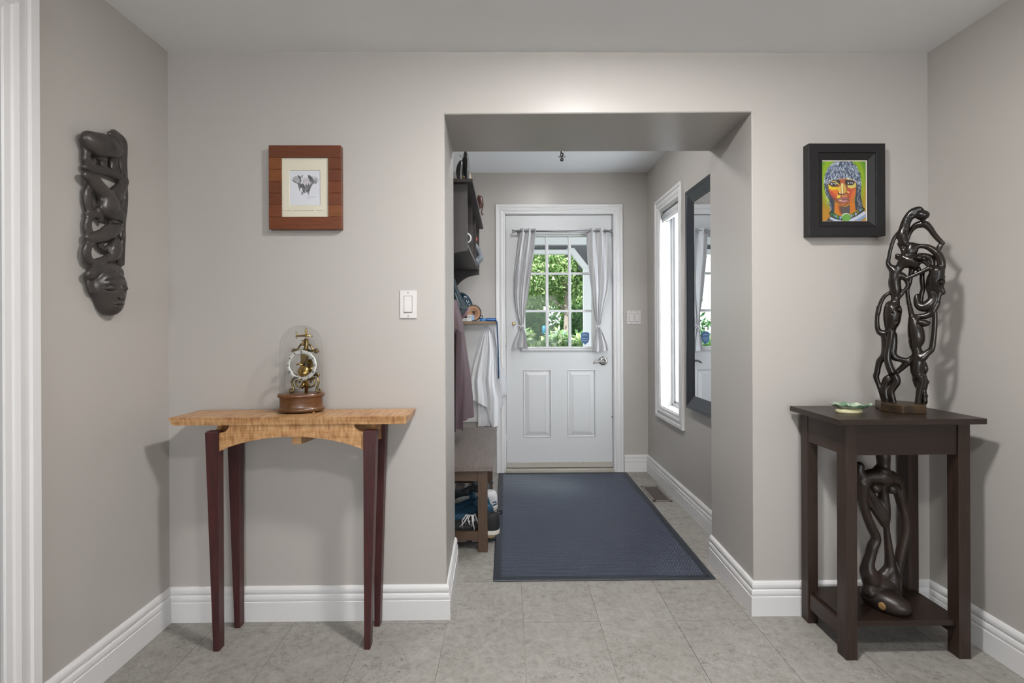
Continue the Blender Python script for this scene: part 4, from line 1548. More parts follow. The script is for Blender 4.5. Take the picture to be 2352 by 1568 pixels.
lo = onY(1996, 962, SY - .07); hi = onY(2180, 462, SY + .07)
cv = Carve((lo.x - .01, SY - .125, SZ + .026), (hi.x + .01, SY + .135, hi.z + .01), .0022)
strokes(cv, c6, [
    # crest that arches over to a small horned head
    [(700, 580, 58), (672, 480, 60), (690, 400, 52), (718, 310, 50), (765, 225, 50), (830, 155, 48), (905, 118, 34), (950, 128, 22)],
    [(690, 480, 52), (720, 400, 48), (745, 300, 46), (800, 230, 40), (870, 205, 40), (955, 205, 70), (1005, 205, 42), (1022, 215, 24)],
    [(985, 170, 22), (1030, 180, 12)], [(960, 275, 22), (985, 290, 16)],
    # arch of the upper arms, bent elbow on the right
    (.012, [(752, 570, 16), (768, 490, 24), (800, 420, 30), (860, 355, 42), (935, 330, 52), (1000, 335, 48), (1065, 395, 38), (1130, 485, 33), (1200, 560, 30), (1245, 592, 20)]),
    (.014, [(1240, 592, 20), (1198, 635, 32), (1170, 700, 30), (1130, 790, 32), (1098, 860, 30), (1090, 920, 32)]),
    # left arm
    [(650, 440, 26), (600, 475, 24), (562, 535, 24), (532, 620, 25), (510, 700, 24), (495, 780, 24), (480, 865, 28), (505, 915, 38), (560, 960, 46)],
    # bowl shaped cap and first face, looking left
    [(690, 610, 26), (780, 615, 34), (890, 628, 32)], [(800, 640, 58), (780, 700, 66), (760, 760, 60)], [(860, 650, 42), (830, 710, 50)],
    [(640, 605, 28), (675, 660, 30), (705, 720, 36)],
    [(612, 765, 30), (650, 790, 36), (720, 810, 62)], [(590, 798, 14), (612, 800, 24)],
    [(700, 800, 66), (790, 840, 88), (890, 820, 74)], [(680, 870, 62), (640, 930, 52), (580, 980, 60)], [(760, 880, 62), (860, 890, 52)],
    (.010, [(915, 760, 34), (990, 775, 46), (1055, 800, 46), (1085, 860, 40), (1090, 920, 34)]),
    (.004, [(980, 850, 26), (1030, 890, 24), (1060, 935, 26)]),
    # broad band swinging right into the second face
    [(930, 632, 30), (1010, 640, 36), (1095, 680, 42), (1170, 745, 48), (1212, 830, 48), (1226, 920, 44)],
    [(1120, 945, 40), (1200, 950, 48)], [(1160, 985, 84), (1150, 1060, 88), (1150, 1130, 92)], [(1120, 1080, 80), (1120, 1180, 74), (1160, 1230, 52)],
    [(1180, 1050, 50), (1262, 1058, 12)], [(1210, 1130, 36), (1238, 1128, 18)], [(1190, 1190, 46), (1245, 1275, 26), (1222, 1290, 24)],
    [(1065, 1060, 30), (1045, 1130, 34), (1050, 1210, 38), (1085, 1290, 46), (1095, 1370, 52), (1045, 1440, 66), (970, 1478, 66), (905, 1450, 50), (880, 1385, 40), (880, 1330, 30), (902, 1308, 18)],
    (.014, [(955, 1000, 28), (952, 1100, 30), (965, 1220, 30), (942, 1310, 30), (930, 1410, 30)]),
    # struts
    (-.004, [(740, 1080, 26), (850, 1032, 26), (955, 985, 28), (1050, 938, 32)]),
    (.010, [(880, 920, 36), (920, 985, 28), (955, 1010, 26)]),
    (.012, [(815, 940, 38), (795, 1040, 32), (775, 1150, 28), (748, 1250, 25), (765, 1400, 27), (800, 1530, 28)]),
    # left torso
    [(550, 950, 50), (575, 1040, 66), (570, 1140, 74), (585, 1250, 68), (580, 1340, 50), (580, 1420, 55)],
    [(560, 1040, 50), (640, 1035, 50), (705, 1065, 40), (745, 1130, 27), (750, 1190, 24), (690, 1270, 26), (620, 1350, 30)],
    # left arm of the lower figure
    [(505, 1278, 24), (430, 1330, 26), (375, 1430, 27), (345, 1560, 27)],
    # hair strand down to the right figure
    [(1190, 1260, 34), (1172, 1370, 32), (1150, 1450, 34), (1100, 1530, 40)]], .004)
strokes(cv, c7, [
    # third face and neck
    [(330, 10, 70), (350, 60, 100), (345, 140, 102), (340, 220, 92), (325, 290, 70), (330, 350, 50)], [(262, 110, 28), (248, 140, 20)], [(270, 200, 40), (262, 225, 22)],
    [(165, 30, 27), (145, 140, 27), (142, 250, 28), (152, 320, 32), (185, 370, 40), (250, 385, 45)],
    # torso, arms and legs of the left figure
    [(240, 380, 46), (265, 470, 58), (275, 560, 64), (270, 640, 64), (240, 690, 50)], [(350, 400, 50), (358, 480, 48), (350, 570, 52), (345, 650, 52), (390, 705, 40)],
    [(245, 690, 46), (180, 745, 42), (155, 830, 36), (142, 900, 37), (128, 958, 36), (160, 1060, 28), (190, 1150, 28), (215, 1240, 26), (238, 1312, 26)],
    [(370, 700, 42), (460, 728, 38), (545, 758, 40), (500, 812, 38), (440, 868, 33), (395, 905, 32)], [(640, 690, 38), (545, 752, 38)],
    (-.020, [(330, 350, 42), (318, 460, 40), (295, 580, 36), (280, 700, 40), (300, 800, 44), (335, 890, 46)]),
    (-.006, [(335, 890, 46), (385, 960, 50), (402, 1030, 46), (352, 1110, 42), (330, 1170, 40), (352, 1260, 38), (372, 1345, 36)]),
    [(330, 955, 44), (278, 1000, 54), (250, 1070, 46), (246, 1160, 44), (262, 1250, 44), (270, 1310, 34)],
    # right figure: shoulders, torso, arm, legs
    [(575, 20, 26), (592, 90, 30), (612, 160, 36)],
    [(612, 178, 40), (700, 155, 36), (790, 148, 42), (870, 100, 40), (905, 40, 40), (940, -20, 34)],
    [(635, 200, 62), (650, 290, 82), (665, 390, 92), (672, 470, 86), (655, 550, 62), (675, 620, 56)], [(600, 480, 34), (630, 560, 40)],
    (-.012, [(720, 230, 40), (780, 245, 46), (828, 238, 24)]),
    (-.004, [(912, 100, 28), (912, 220, 30), (905, 350, 30), (892, 480, 32), (868, 590, 36), (800, 650, 44), (735, 705, 60)]),
    [(675, 620, 56), (690, 700, 68), (680, 790, 76), (672, 880, 72), (690, 950, 60)],
    (.010, [(640, 940, 32), (660, 1010, 38), (688, 1090, 36)]),
    (-.004, [(720, 960, 52), (735, 1030, 42), (712, 1110, 38), (700, 1190, 36), (685, 1290, 34), (680, 1350, 34)]),
    (.012, [(765, 780, 32), (785, 850, 34), (780, 900, 24)]),
    (.014, [(755, 960, 44), (775, 1050, 40), (762, 1130, 34), (760, 1200, 40), (772, 1280, 36), (755, 1340, 30)]),
    (.012, [(780, 1000, 30), (825, 1028, 16)]), (.012, [(770, 1100, 22), (802, 1115, 9)]), (.012, [(775, 1190, 30), (808, 1215, 14)]), (.012, [(780, 1280, 26), (803, 1295, 12)])], .004)


def eye(conv, x, y, r, dy):
    p, rr = conv(x, y, r)
    cv.ball((p.x, p.y + dy, p.z), (rr * 1.35, rr * .9, rr * 1.0), .003, sub=True)
    cv.ball((p.x, p.y + dy + rr * .35, p.z), (rr * .72, rr * .72, rr * .62), .001)


eye(c6, 865, 805, 62, -.021)
eye(c6, 1160, 1140, 42, -.022)
eye(c7, 392, 66, 44, -.022)
eye(c7, 300, 112, 32, -.022)
for x, y in ((695, 448), (700, 412), (708, 375), (720, 338), (732, 300), (748, 260), (772, 220)):
    a, ra = c6(x - 34, y + 8, 8); b, rb = c6(x + 36, y - 6, 8)
    off = Vector((0, -.0155, 0))
    cv.cone(a + off, b + off, ra, rb, .002, sub=True)
for a_, b_ in (((300, 232), (400, 232)), ((290, 205), (330, 215))):
    a, ra = c7(a_[0], a_[1], 8); b, rb = c7(b_[0], b_[1], 8)
    off = Vector((0, -.0262, 0))
    cv.cone(a + off, b + off, ra, rb, .002, sub=True)
carv = thing('openwork_carving', 'tall dark ebony openwork carving of entwined figures standing on the corner table', 'sculpture', (1.485, SY, SZ))
cv.build('figures', EBONY, carv)
poly = [(1.453, 1.957), (1.417, 1.878), (1.448, 1.812), (1.530, 1.806), (1.556, 1.84), (1.555, 1.90), (1.515, 1.955)]
bm = bmesh.new()
vb = [bm.verts.new((x, y, SZ)) for x, y in poly]
vt = [bm.verts.new((x, y, SZ + .032)) for x, y in poly]
bm.faces.new(vb[::-1]); bm.faces.new(vt)
for q in range(len(poly)):
    bm.faces.new((vb[q], vb[(q + 1) % len(poly)], vt[(q + 1) % len(poly)], vt[q]))
bmesh.ops.bevel(bm, geom=[e for e in bm.edges], offset=.0022, segments=1, affect='EDGES')
m_ = MB(); m_.bm(bm)
m_.build('base', BASEW, carv)

# ------------------------------------------------------------------ abstract carving on the low shelf
AY = 1.872
ak = AY / F


def c8(x, y, r, dy=0.0):
    s_ = 180 / 688.0
    return onY(1940 + x * s_, 1030 + y * s_, AY + dy), r * s_ * ak


ZS = .130
lo = onY(1955, 1440, AY); hi = onY(2100, 1010, AY)
cv = Carve((lo.x - .03, AY - .105, ZS), (hi.x + .02, AY + .085, hi.z + .02), .0024)
strokes(cv, c8, [
    [(338, -60, 40), (338, 60, 52), (340, 150, 48), (320, 215, 70)],
    [(130, 150, 36), (125, 200, 42), (150, 250, 50)],
    [(150, 300, 60), (200, 250, 56), (270, 240, 66), (330, 250, 74), (400, 250, 60), (450, 290, 52), (470, 350, 46), (490, 430, 42), (515, 530, 40), (535, 620, 42), (535, 720, 42), (515, 820, 40), (490, 930, 38), (468, 1050, 36), (450, 1150, 40), (450, 1250, 44)],
    [(150, 300, 60), (150, 380, 48), (160, 470, 38), (195, 590, 36), (235, 690, 38), (275, 785, 38), (245, 860, 42), (225, 940, 42), (205, 1010, 48), (205, 1080, 62), (230, 1150, 70)],
    [(330, 280, 50), (338, 380, 40), (345, 480, 44), (355, 580, 40), (365, 680, 24), (378, 800, 28), (392, 920, 34), (402, 1040, 44), (410, 1150, 62), (420, 1250, 60)],
    [(215, 360, 30), (260, 440, 30), (310, 520, 40), (345, 610, 40), (352, 680, 14)], [(175, 400, 32), (230, 490, 30), (300, 590, 32), (340, 670, 20)],
    [(210, 1080, 60), (270, 1130, 52), (330, 1120, 46), (385, 1060, 42)], [(230, 1180, 60), (320, 1190, 76), (400, 1180, 62)],
    (-.012, [(220, 1250, 60), (300, 1270, 66), (400, 1300, 70), (440, 1320, 56)]),
    [(170, 1090, 14), (200, 1170, 20), (245, 1205, 36)]], .005, (1, .9, 1))
for x, y, r, dy in ((250, 335, 46, -.020), (395, 345, 48, -.018)):
    p, rr = c8(x, y, r)
    cv.ball((p.x, AY + dy - .006, p.z), (rr * 1.5, rr * .9, rr * 1.15), .003, sub=True)
    cv.ball((p.x, AY + dy + .004, p.z), (rr * .95, rr * .8, rr * .9), .001)
carv2 = thing('abstract_carving', 'dark wooden abstract figure carving on the low shelf of the corner table', 'sculpture', (1.47, AY, ZS))
cv.build('figure', EBONY_MATT, carv2)
# lozenge shaped foot, longer towards the viewer, with two pale patches
FC = Vector((1.400, 1.842, ZS + .030))
fa = math.atan2(-.105, .062)
Rm = [tuple(r_) for r_ in Matrix.Rotation(-fa, 3, 'Z')]
cv = Carve((1.28, 1.72, ZS - .004), (1.52, 1.96, ZS + .10), .0026)
cv.ball(FC, (.083, .047, .042), 0, rot=Rm)
cv.plane((0, 0, -1), -ZS)
cv.build('foot', EBONY_MATT, carv2)
dv, nv = Vector((math.cos(fa), math.sin(fa), 0)), Vector((math.sin(fa), -math.cos(fa), 0))
for u, zz, sg in ((.010, -.002, -1), (.045, .004, 1)):
    k_ = .047 * math.sqrt(max(0, 1 - (u / .083) ** 2 - (zz / .042) ** 2))
    P0 = FC + dv * u + nv * (k_ - .0015) * (1 if sg < 0 else -1) * 1 + Vector((0, 0, zz))
    cv = Carve(P0 - Vector((.03, .03, .03)), P0 + Vector((.03, .03, .03)), .0016)
    cv.ball(P0, (.013, .0042, .014), 0, rot=Rm)
    cv.build('pale_patch', SAPWOOD, carv2)

# ------------------------------------------------------------------ carved wall mask on the left wall
MX = XL + .018


def c1(x, y, r, dx=0.0):
    s_ = 180 / 601.0
    return onX(160 + x * s_, 270 + y * s_, MX + dx), r * s_ * .00152


lo = onX(185, 735, MX); hi = onX(297, 290, MX)
cv = Carve((XL + .001, lo.y - .04, lo.z - .02), (XL + .085, hi.y + .04, hi.z + .03), .0022)
msc = (1.45, .82, 1.0)


def mstrokes(lst, k=.0035):
    for st__ in lst:
        dx = 0.0
        if isinstance(st__, tuple):
            dx, st__ = st__
        cv.path([c1(q[0], q[1], q[2], dx) for q in st__], k, msc)


mstrokes([
    # elephant
    (.010, [(165, 175, 64), (205, 205, 84), (275, 215, 82), (325, 240, 66)]), [(140, 190, 44), (132, 260, 26), (128, 320, 26), (150, 345, 24)],
    [(210, 260, 60), (250, 310, 34), (262, 372, 24)], [(300, 260, 50), (335, 330, 34), (330, 395, 24)],
    (.006, [(318, 130, 24), (350, 170, 34), (375, 235, 34), (395, 320, 22), (405, 400, 18), (420, 440, 18)]),
    (.000, [(345, 130, 36), (395, 180, 40), (412, 250, 30), (420, 340, 20), (426, 440, 18), (432, 480, 16)]),
    [(180, 330, 22), (150, 350, 22)],
    # band, then the diagonal fish body
    [(130, 385, 30), (190, 395, 34), (270, 410, 34), (350, 440, 34), (425, 485, 26)],
    (.012, [(130, 445, 34), (175, 470, 46), (220, 530, 52), (280, 600, 56), (305, 660, 70), (300, 710, 66), (370, 740, 50), (405, 790, 20)]),
    [(280, 690, 60), (215, 735, 38), (150, 738, 22), (125, 735, 12)], [(230, 730, 38), (238, 795, 16)],
    [(425, 495, 26), (385, 550, 44), (345, 590, 50)], [(395, 600, 24), (380, 680, 30)],
    # rim loops on the left, rails on the right
    [(160, 520, 26), (138, 570, 28), (140, 640, 28), (155, 710, 26)], [(150, 760, 24), (138, 810, 26), (145, 870, 26), (170, 900, 24)],
    (-.006, [(425, 500, 18), (430, 600, 18), (425, 700, 18), (412, 800, 18), (412, 900, 18), (405, 1000, 20), (402, 1120, 18)]),
    (-.006, [(400, 640, 18), (415, 700, 16)]), [(405, 870, 22), (395, 910, 18)], [(370, 950, 18), (375, 1060, 20), (385, 1130, 18)],
    # second fish
    (.008, [(135, 895, 14), (150, 925, 30), (215, 915, 42), (285, 890, 46), (345, 855, 44), (390, 835, 22)]), [(130, 945, 12), (160, 930, 26)], (.010, [(262, 855, 18), (310, 840, 30)]),
    [(310, 760, 16), (305, 790, 16), (325, 812, 18), (345, 825, 18)], [(345, 910, 20), (340, 950, 18)],
    # curled lower creature
    [(240, 950, 20), (238, 985, 22), (265, 1008, 18), (310, 990, 24)], (.006, [(360, 960, 34), (350, 1010, 48), (330, 1060, 38), (270, 1085, 26), (200, 1110, 28), (150, 1095, 28), (130, 1040, 28), (138, 985, 28), (170, 950, 22)]),
    [(295, 1080, 15), (290, 1130, 15)],
    # wrapped brow
    (.010, [(160, 1205, 36), (200, 1175, 38), (260, 1158, 38), (330, 1158, 38), (375, 1180, 34), (395, 1215, 20)]), [(170, 1200, 30), (160, 1270, 26), (172, 1330, 22)]])
FB = [(c1(288, 1290, 1)[0], (.046, .066, .066)), (c1(300, 1385, 1)[0], (.042, .047, .058)), (c1(312, 1450, 1)[0], (.032, .024, .026))]
for (p, r), k_ in zip(FB, (.004, .014, .012)):
    cv.ball(p, r, k_)


def skin(x, y):
    """point on the face just where it is seen through (x, y)"""
    q = c1(x, y, 1)[0]
    best = MX
    for p, r in FB:
        s_ = 1 - ((q.y - p.y) / r[1]) ** 2 - ((q.z - p.z) / r[2]) ** 2
        if s_ > 0: best = max(best, p.x + r[0] * math.sqrt(s_))
    return onX(160 + x * 180 / 601.0, 270 + y * 180 / 601.0, best) if False else Vector((best, q.y, q.z))


def groove(pts, r_, sub_=True, k_=.002):
    cv.path([(skin(*p), r_ * w) for p, w in pts], k_, (1, 1, 1), sub_)


groove([((290, 1300), .7), ((300, 1350), 1.0), ((305, 1382), 1.35)], .0075, False, .006)
for sg, ex_, ey_ in ((-1, 225, 1308), (1, 326, 1312)):
    groove([((ex_ - 30, ey_), .4), ((ex_, ey_ - 4), 1.4), ((ex_ + (30 if sg < 0 else 16), ey_ + 5), .4)], .0066, False, .003)
    groove([((ex_ - 40, ey_ - 8), .6), ((ex_, ey_ - 24), 1), ((ex_ + (40 if sg < 0 else 20), ey_ - 6), .6)], .0026)
    groove([((ex_ - 34, ey_ + 8), .6), ((ex_, ey_ + 20), 1), ((ex_ + (38 if sg < 0 else 18), ey_ + 14), .6)], .0024)
groove([((265, 1428), .5), ((300, 1420), 1), ((340, 1430), .5)], .0052, False, .003)
groove([((270, 1448), .5), ((302, 1446), 1), ((336, 1450), .5)], .0050, False, .003)
groove([((262, 1437), .6), ((302, 1433), 1), ((342, 1441), .6)], .0022)
groove([((272, 1380), .6), ((305, 1398), 1), ((335, 1382), .6)], .0022)
groove([((200, 1250), .6), ((270, 1228), 1), ((350, 1240), .8)], .0032)
for x in (185, 225, 265, 305, 345):
    a, b = c1(x, 1192, 1)[0], c1(x + 30, 1142, 1)[0]
    cv.cone(a + Vector((.028, 0, 0)), b + Vector((.028, 0, 0)), .0028, .0022, .002, sub=True)
for lst, dx in (([(290, 140), (320, 190), (372, 272)], .036), ([(250, 190), (272, 250), (276, 330)], .040), ([(225, 560), (245, 600), (232, 640)], .030)):
    cv.path([(c1(x, y, 1, dx)[0], .0042) for x, y in lst], .003, (1, 1, 1), True)
mask = cv.build('carved_mask', MASKW, None, onX(240, 710, XL))
tag(mask, 'long dark polished wooden carving of animals above a face on the left wall', 'carving')


# ------------------------------------------------------------------ entry mat with raised pads
MX0, MX1, MY0, MY1 = -0.066, 0.974, 2.326, 4.070
mat_o = MB()
mat_o.box(MX0, MX1, MY0, MY1, 0.0006, .0062, .002)
mat_o.box(MX0 + .022, MX0 + .030, MY0 + .022, MY1 - .022, .0062, .0072); mat_o.box(MX1 - .030, MX1 - .022, MY0 + .022, MY1 - .022, .0062, .0072)
mat_o.box(MX0 + .022, MX1 - .022, MY0 + .022, MY0 + .030, .0062, .0072); mat_o.box(MX0 + .022, MX1 - .022, MY1 - .030, MY1 - .022, .0062, .0072)
mo = mat_o.build('door_mat', MATB)
tag(mo, 'large navy rubber mat with raised dimple pattern on the entry floor', 'mat')
sx, sy = .0146, .0126
ny = int((MY1 - MY0 - .072) / sy); nx = int((MX1 - MX0 - .072) / sx)
jj, ii = np.meshgrid(np.arange(ny), np.arange(nx), indexing='ij')
px_ = MX0 + .040 + ii * sx + (jj % 2) * sx / 2
py_ = MY0 + .040 + jj * sy
cen = np.stack([px_.ravel(), py_.ravel()], 1)
ang = np.radians(np.arange(6) * 60 + 30)
hexa_ = np.stack([np.cos(ang), np.sin(ang)], 1)
low = np.concatenate([cen[:, None, :] + hexa_[None] * .0079, np.full((len(cen), 6, 1), .0060)], 2)
top = np.concatenate([cen[:, None, :] + hexa_[None] * .0054, np.full((len(cen), 6, 1), .0088)], 2)
V = np.concatenate([low, top], 1).reshape(-1, 3)
b0 = (np.arange(len(cen)) * 12)[:, None, None]
fq = np.array([[q, (q + 1) % 6, 6 + (q + 1) % 6, 6 + q] for q in range(6)] + [[6, 7, 8, 9], [6, 9, 10, 11]])[None]
pads = raw_mesh('raised_pattern', V, (b0 + fq).reshape(-1, 4), MATR, mo, smooth=False)
pads['kind'] = 'stuff'

# ------------------------------------------------------------------ floor register
vt_ = thing('floor_vent', 'brown metal floor vent set in the tiles beside the mat', 'vent', (1.058, 3.545, 0))
VM = M('taupe_vent_metal', (134, 126, 121), 0.5, 0.15)
VS = M('dark_vent_slat', (92, 84, 81), 0.5, 0.15)
f = MB()
vx0, vx1, vy0, vy1 = .993, 1.123, 3.38, 3.71
for a, b, c_, d_ in ((vx0, vx0 + .016, vy0, vy1), (vx1 - .016, vx1, vy0, vy1), (vx0, vx1, vy0, vy0 + .020), (vx0, vx1, vy1 - .020, vy1)):
    f.box(a, b, c_, d_, .0006, .0058, .001)
f.build('vent_frame', VM, vt_)
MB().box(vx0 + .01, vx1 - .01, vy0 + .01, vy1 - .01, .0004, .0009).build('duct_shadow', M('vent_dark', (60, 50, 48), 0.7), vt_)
for q in range(13):
    y = vy0 + .031 + q * .0222
    MB().prism([(y - .006, .0012), (y + .004, .0044), (y + .005, .0044), (y - .005, .0012)], 'X', vx0 + .016, vx1 - .016).build('slat', VS, vt_)

# ------------------------------------------------------------------ fire sprinkler under the entry ceiling
sp = onY(1290.5, 352, 3.5)
spk = thing('sprinkler', 'small dark metal pendant sprinkler under the entry ceiling', 'sprinkler', (sp.x, 3.5, ZV - .12))
DKM = M('dark_chrome', (70, 68, 66), 0.3, 0.9)
MB().lathe((sp.x, 3.5, ZV), [(.030, 0), (.030, -.004), (.022, -.010), (.010, -.012), (.010, -.060)], 24).build('escutcheon', CHROME, spk)
b = MB()
b.lathe((sp.x, 3.5, ZV - .055), [(.011, 0), (.012, -.010), (.009, -.022), (.008, -.030)], 16)
b.lathe((sp.x, 3.5, ZV - .092), [(.008, 0), (.012, -.006), (.012, -.014), (.006, -.020)], 16)
b.build('head', DKM, spk)
for s_ in (-1, 1):
    MB().tube([(sp.x + s_ * .008, 3.5, ZV - .072), (sp.x + s_ * .024, 3.5, ZV - .078), (sp.x + s_ * .008, 3.5, ZV - .090)], .0025, 8).build('frame_arm', DKM, spk)

# ------------------------------------------------------------------ tall mirror on the right wall
mir = thing('wall_mirror', 'tall rectangular mirror in a wide navy black frame on the entry wall', 'mirror', (XVR, 2.85, .675))
my0, my1, mz0, mz1 = 2.56, 3.145, .675, 2.032
MB().sweep([(XVR, my0, mz0), (XVR, my0, mz1), (XVR, my1, mz1), (XVR, my1, mz0)], [(0, 1, 1), (0, 1, -1), (0, -1, -1), (0, -1, 1)],
           [(0, .001), (0, .030), (.003, .034), (.022, .032), (.026, .029), (.074, .014), (.077, .015), (.082, .013), (.084, .010), (.084, .002)],
           (-1, 0, 0), closed=True).build('frame', NAVY, mir)
MB().box(XVR - .010, XVR - .004, my0 + .08, my1 - .08, mz0 + .08, mz1 - .08).build('mirror_glass', MIRROR, mir)

# ------------------------------------------------------------------ roller blind at the head of the side window
bl = thing('roller_blind', 'white roller blind rolled up at the head of the tall side window', 'blind', (XVR + .05, 3.555, WZ1 - .09))
MB().lathe((XVR + .043, 0, WZ1 - .046), [(.0335, WY0 + .012), (.0335, WY1 - .012)], 28, axis='Y').build('roll', M('blind_fabric', (214, 216, 220), 0.7), bl)
MB().box(XVR + .004, XVR + .080, WY0 + .007, WY1 - .007, WZ1 - .012, WZ1 - .0065).build('headrail', TRIM, bl)
for y in (WY0 + .0066, WY1 - .0106):
    MB().lathe((XVR + .043, 0, WZ1 - .046), [(.037, y), (.037, y + .004)], 28, axis='Y').build('end_cap', ALU, bl)
MB().box(XVR + .008, XVR + .020, WY0 + .02, WY1 - .02, WZ1 - .094, WZ1 - .076, .003).build('hem_bar', TRIM, bl)

# ------------------------------------------------------------------ curtain rod, curtains and their ties on the door
s8 = 360 / 1411.0


def c9(x, y, Y=4.075):
    return onY(1130 + x * s8, 450 + y * s8, Y)


RY = 4.068
rz = c9(600, 317, RY).z
ra, rb = c9(205, 317, RY).x, c9(1058, 317, RY).x
rod = thing('curtain_rod', 'grey metal curtain rod with flared ends across the door window', 'curtain rod', ((ra + rb) / 2, RY, rz))
MB().tube([(ra, RY, rz), (rb, RY, rz)], .0072, 14).build('rod', ALU, rod)
for x, s_ in ((ra, -1), (rb, 1)):
    MB().lathe((x, RY, rz), [(.0075, -s_ * .004), (.010, 0), (.009, s_ * .004), (.013, s_ * .010), (.0165, s_ * .014), (.0165, s_ * .018), (.010, s_ * .021)], 20, axis='X').build('finial', ALU, rod)
for x in (c9(238, 317, RY).x, c9(1020, 317, RY).x):
    m_ = MB()
    m_.tube([(x, RY, rz - .006), (x, RY + .03, rz - .004), (x, LF - .002, rz)], .005, 10)
    m_.box(x - .010, x + .010, LF - .004, LF, rz - .025, rz + .025, .002)
    m_.build('bracket', ALU, rod)


def curtain(label, tab, nf, ph, bottom):
    t = None
    y0, y1 = tab[0][0], tab[-1][0]

    def amp(y):
        return float(np.interp(y, [292, 420, 800, 1100, 1165, 1230, 1385], [.0195, .020, .017, .010, .006, .012, .017]))

    def pt_(u, v, th=0.0):
        y = y0 + (y1 - y0) * v
        yb = y + (bottom(u) if v > .9 else 0) * (v - .9) / .1
        L, R_ = interp(tab, y)
        w = 2 * math.pi * nf * u + ph
        x = L + (R_ - L) * (u + .055 * math.sin(2 * w) / nf)
        p = c9(x, yb, RY)
        return Vector((p.x, RY + amp(y) * math.sin(w) + .004 * math.sin(3.1 * w + y * .01) + th, p.z))
    m_ = MB()
    m_.grid(lambda u, v: pt_(u, v), 84, 70)
    m_.grid(lambda u, v: pt_(u, v, .0016), 84, 70)
    return m_


LT = [(292, 247, 397), (350, 243, 393), (500, 222, 381), (720, 201, 350), (900, 198, 325), (1050, 217, 303), (1135, 244, 288), (1168, 250, 282), (1190, 246, 286), (1250, 218, 305), (1330, 184, 317), (1388, 168, 324)]
RT = [(292, 845, 1038), (450, 850, 1052), (600, 860, 1056), (720, 873, 1060), (850, 890, 1050), (1000, 915, 1012), (1100, 935, 986), (1172, 947, 976), (1190, 946, 978), (1250, 926, 1004), (1340, 902, 1040), (1388, 897, 1048)]
for nm, tab, nf, ph, lab, tx in (('l', LT, 2.6, 1.2, 'grey curtain on the hinge side of the door, tied above its hem', 266),
                                 ('r', RT, 2.4, .6, 'grey curtain on the handle side of the door, tied above its hem', 962)):
    cb = thing('curtain', lab, 'curtain', (c9((tab[0][1] + tab[0][2]) / 2, 0, RY).x, RY, c9(0, 1388, RY).z), 'tied curtains on the door')
    curtain(lab, tab, nf, ph, (lambda u: -26 * math.sin(math.pi * u) ** .5 if nm == 'l' else 14 * math.sin(math.pi * u))).build('cloth', CURT, cb)
    c0 = c9(tx, 1170, RY)
    TIE = M('white_tie_cord', (226, 226, 228), 0.8)
    m_ = MB()
    for dz in (-.003, .003):
        m_.tube([(c0.x + .024 * math.cos(a), RY + .014 * math.sin(a), c0.z + dz) for a in np.linspace(0, 2 * math.pi, 17)[:-1]], .0028, 8, closed=True)
    m_.tube([(c0.x, RY - .015, c0.z), (c0.x + .012, RY - .020, c0.z + .012), (c0.x + .026, RY - .018, c0.z + .004), (c0.x, RY - .017, c0.z)], .0022, 6)
    m_.tube([(c0.x, RY - .015, c0.z), (c0.x + .01, RY - .018, c0.z - .02), (c0.x + .018, RY - .017, c0.z - .045)], .0022, 6)
    m_.tube([(c0.x, RY - .015, c0.z), (c0.x - .012, RY - .018, c0.z - .016), (c0.x - .017, RY - .016, c0.z - .03)], .0022, 6)
    m_.build('tie', TIE, cb)
hk = c9(196, 1148, LF)
hb = thing('curtain_holdback', 'small brass knob on the door holding the tied curtain', 'holdback', (hk.x, LF, hk.z - .02))
MB().lathe((hk.x, LF, hk.z), [(.010, 0), (.010, -.003), (.006, -.006), (.006, -.030), (.012, -.034), (.014, -.038), (.009, -.042)], 20, axis='Y').build('knob', BRASS_DK, hb)
MB().tube([(hk.x, LF - .036, hk.z - .002), ((hk.x + c9(245, 0, RY).x) / 2, RY + .01, c9(0, 1160, RY).z), (c9(256, 0, RY).x, RY - .004, c9(0, 1166, RY).z)], .0022, 6).build('cord', M('white_cord', (226, 226, 228), 0.8), hb)

# ------------------------------------------------------------------ shoe bench
BX0, BX1, BY0, BY1 = -.492, -.072, 2.620, 3.690
bn = thing('shoe_bench', 'brown wooden entry bench with open base for shoes', 'bench', (-.28, 3.155, 0))
MB().box(BX0, BX1, BY0, BY1, .430, .455, .0015).build('seat', BENCH_TOP, bn)
for x0, x1 in ((-.485, -.435), (-.153, -.103)):
    for y0, y1 in ((2.637, 2.687), (3.605, 3.655)):
        MB().box(x0, x1, y0, y1, 0, .430, .001).build('leg', BENCH_Z, bn)
for y in (2.642, 3.630):
    MB().box(-.436, -.152, y, y + .020, .374, .430).build('apron', BENCH_X, bn)
    MB().box(-.436, -.152, y, y + .020, .062, .107).build('rail', BENCH_X, bn)
for q in range(4):
    x = -.450 + q * .088
    MB().box(x, x + .060, 2.66, 3.632, .046, .060).build('slat', BENCH_TOP, bn)


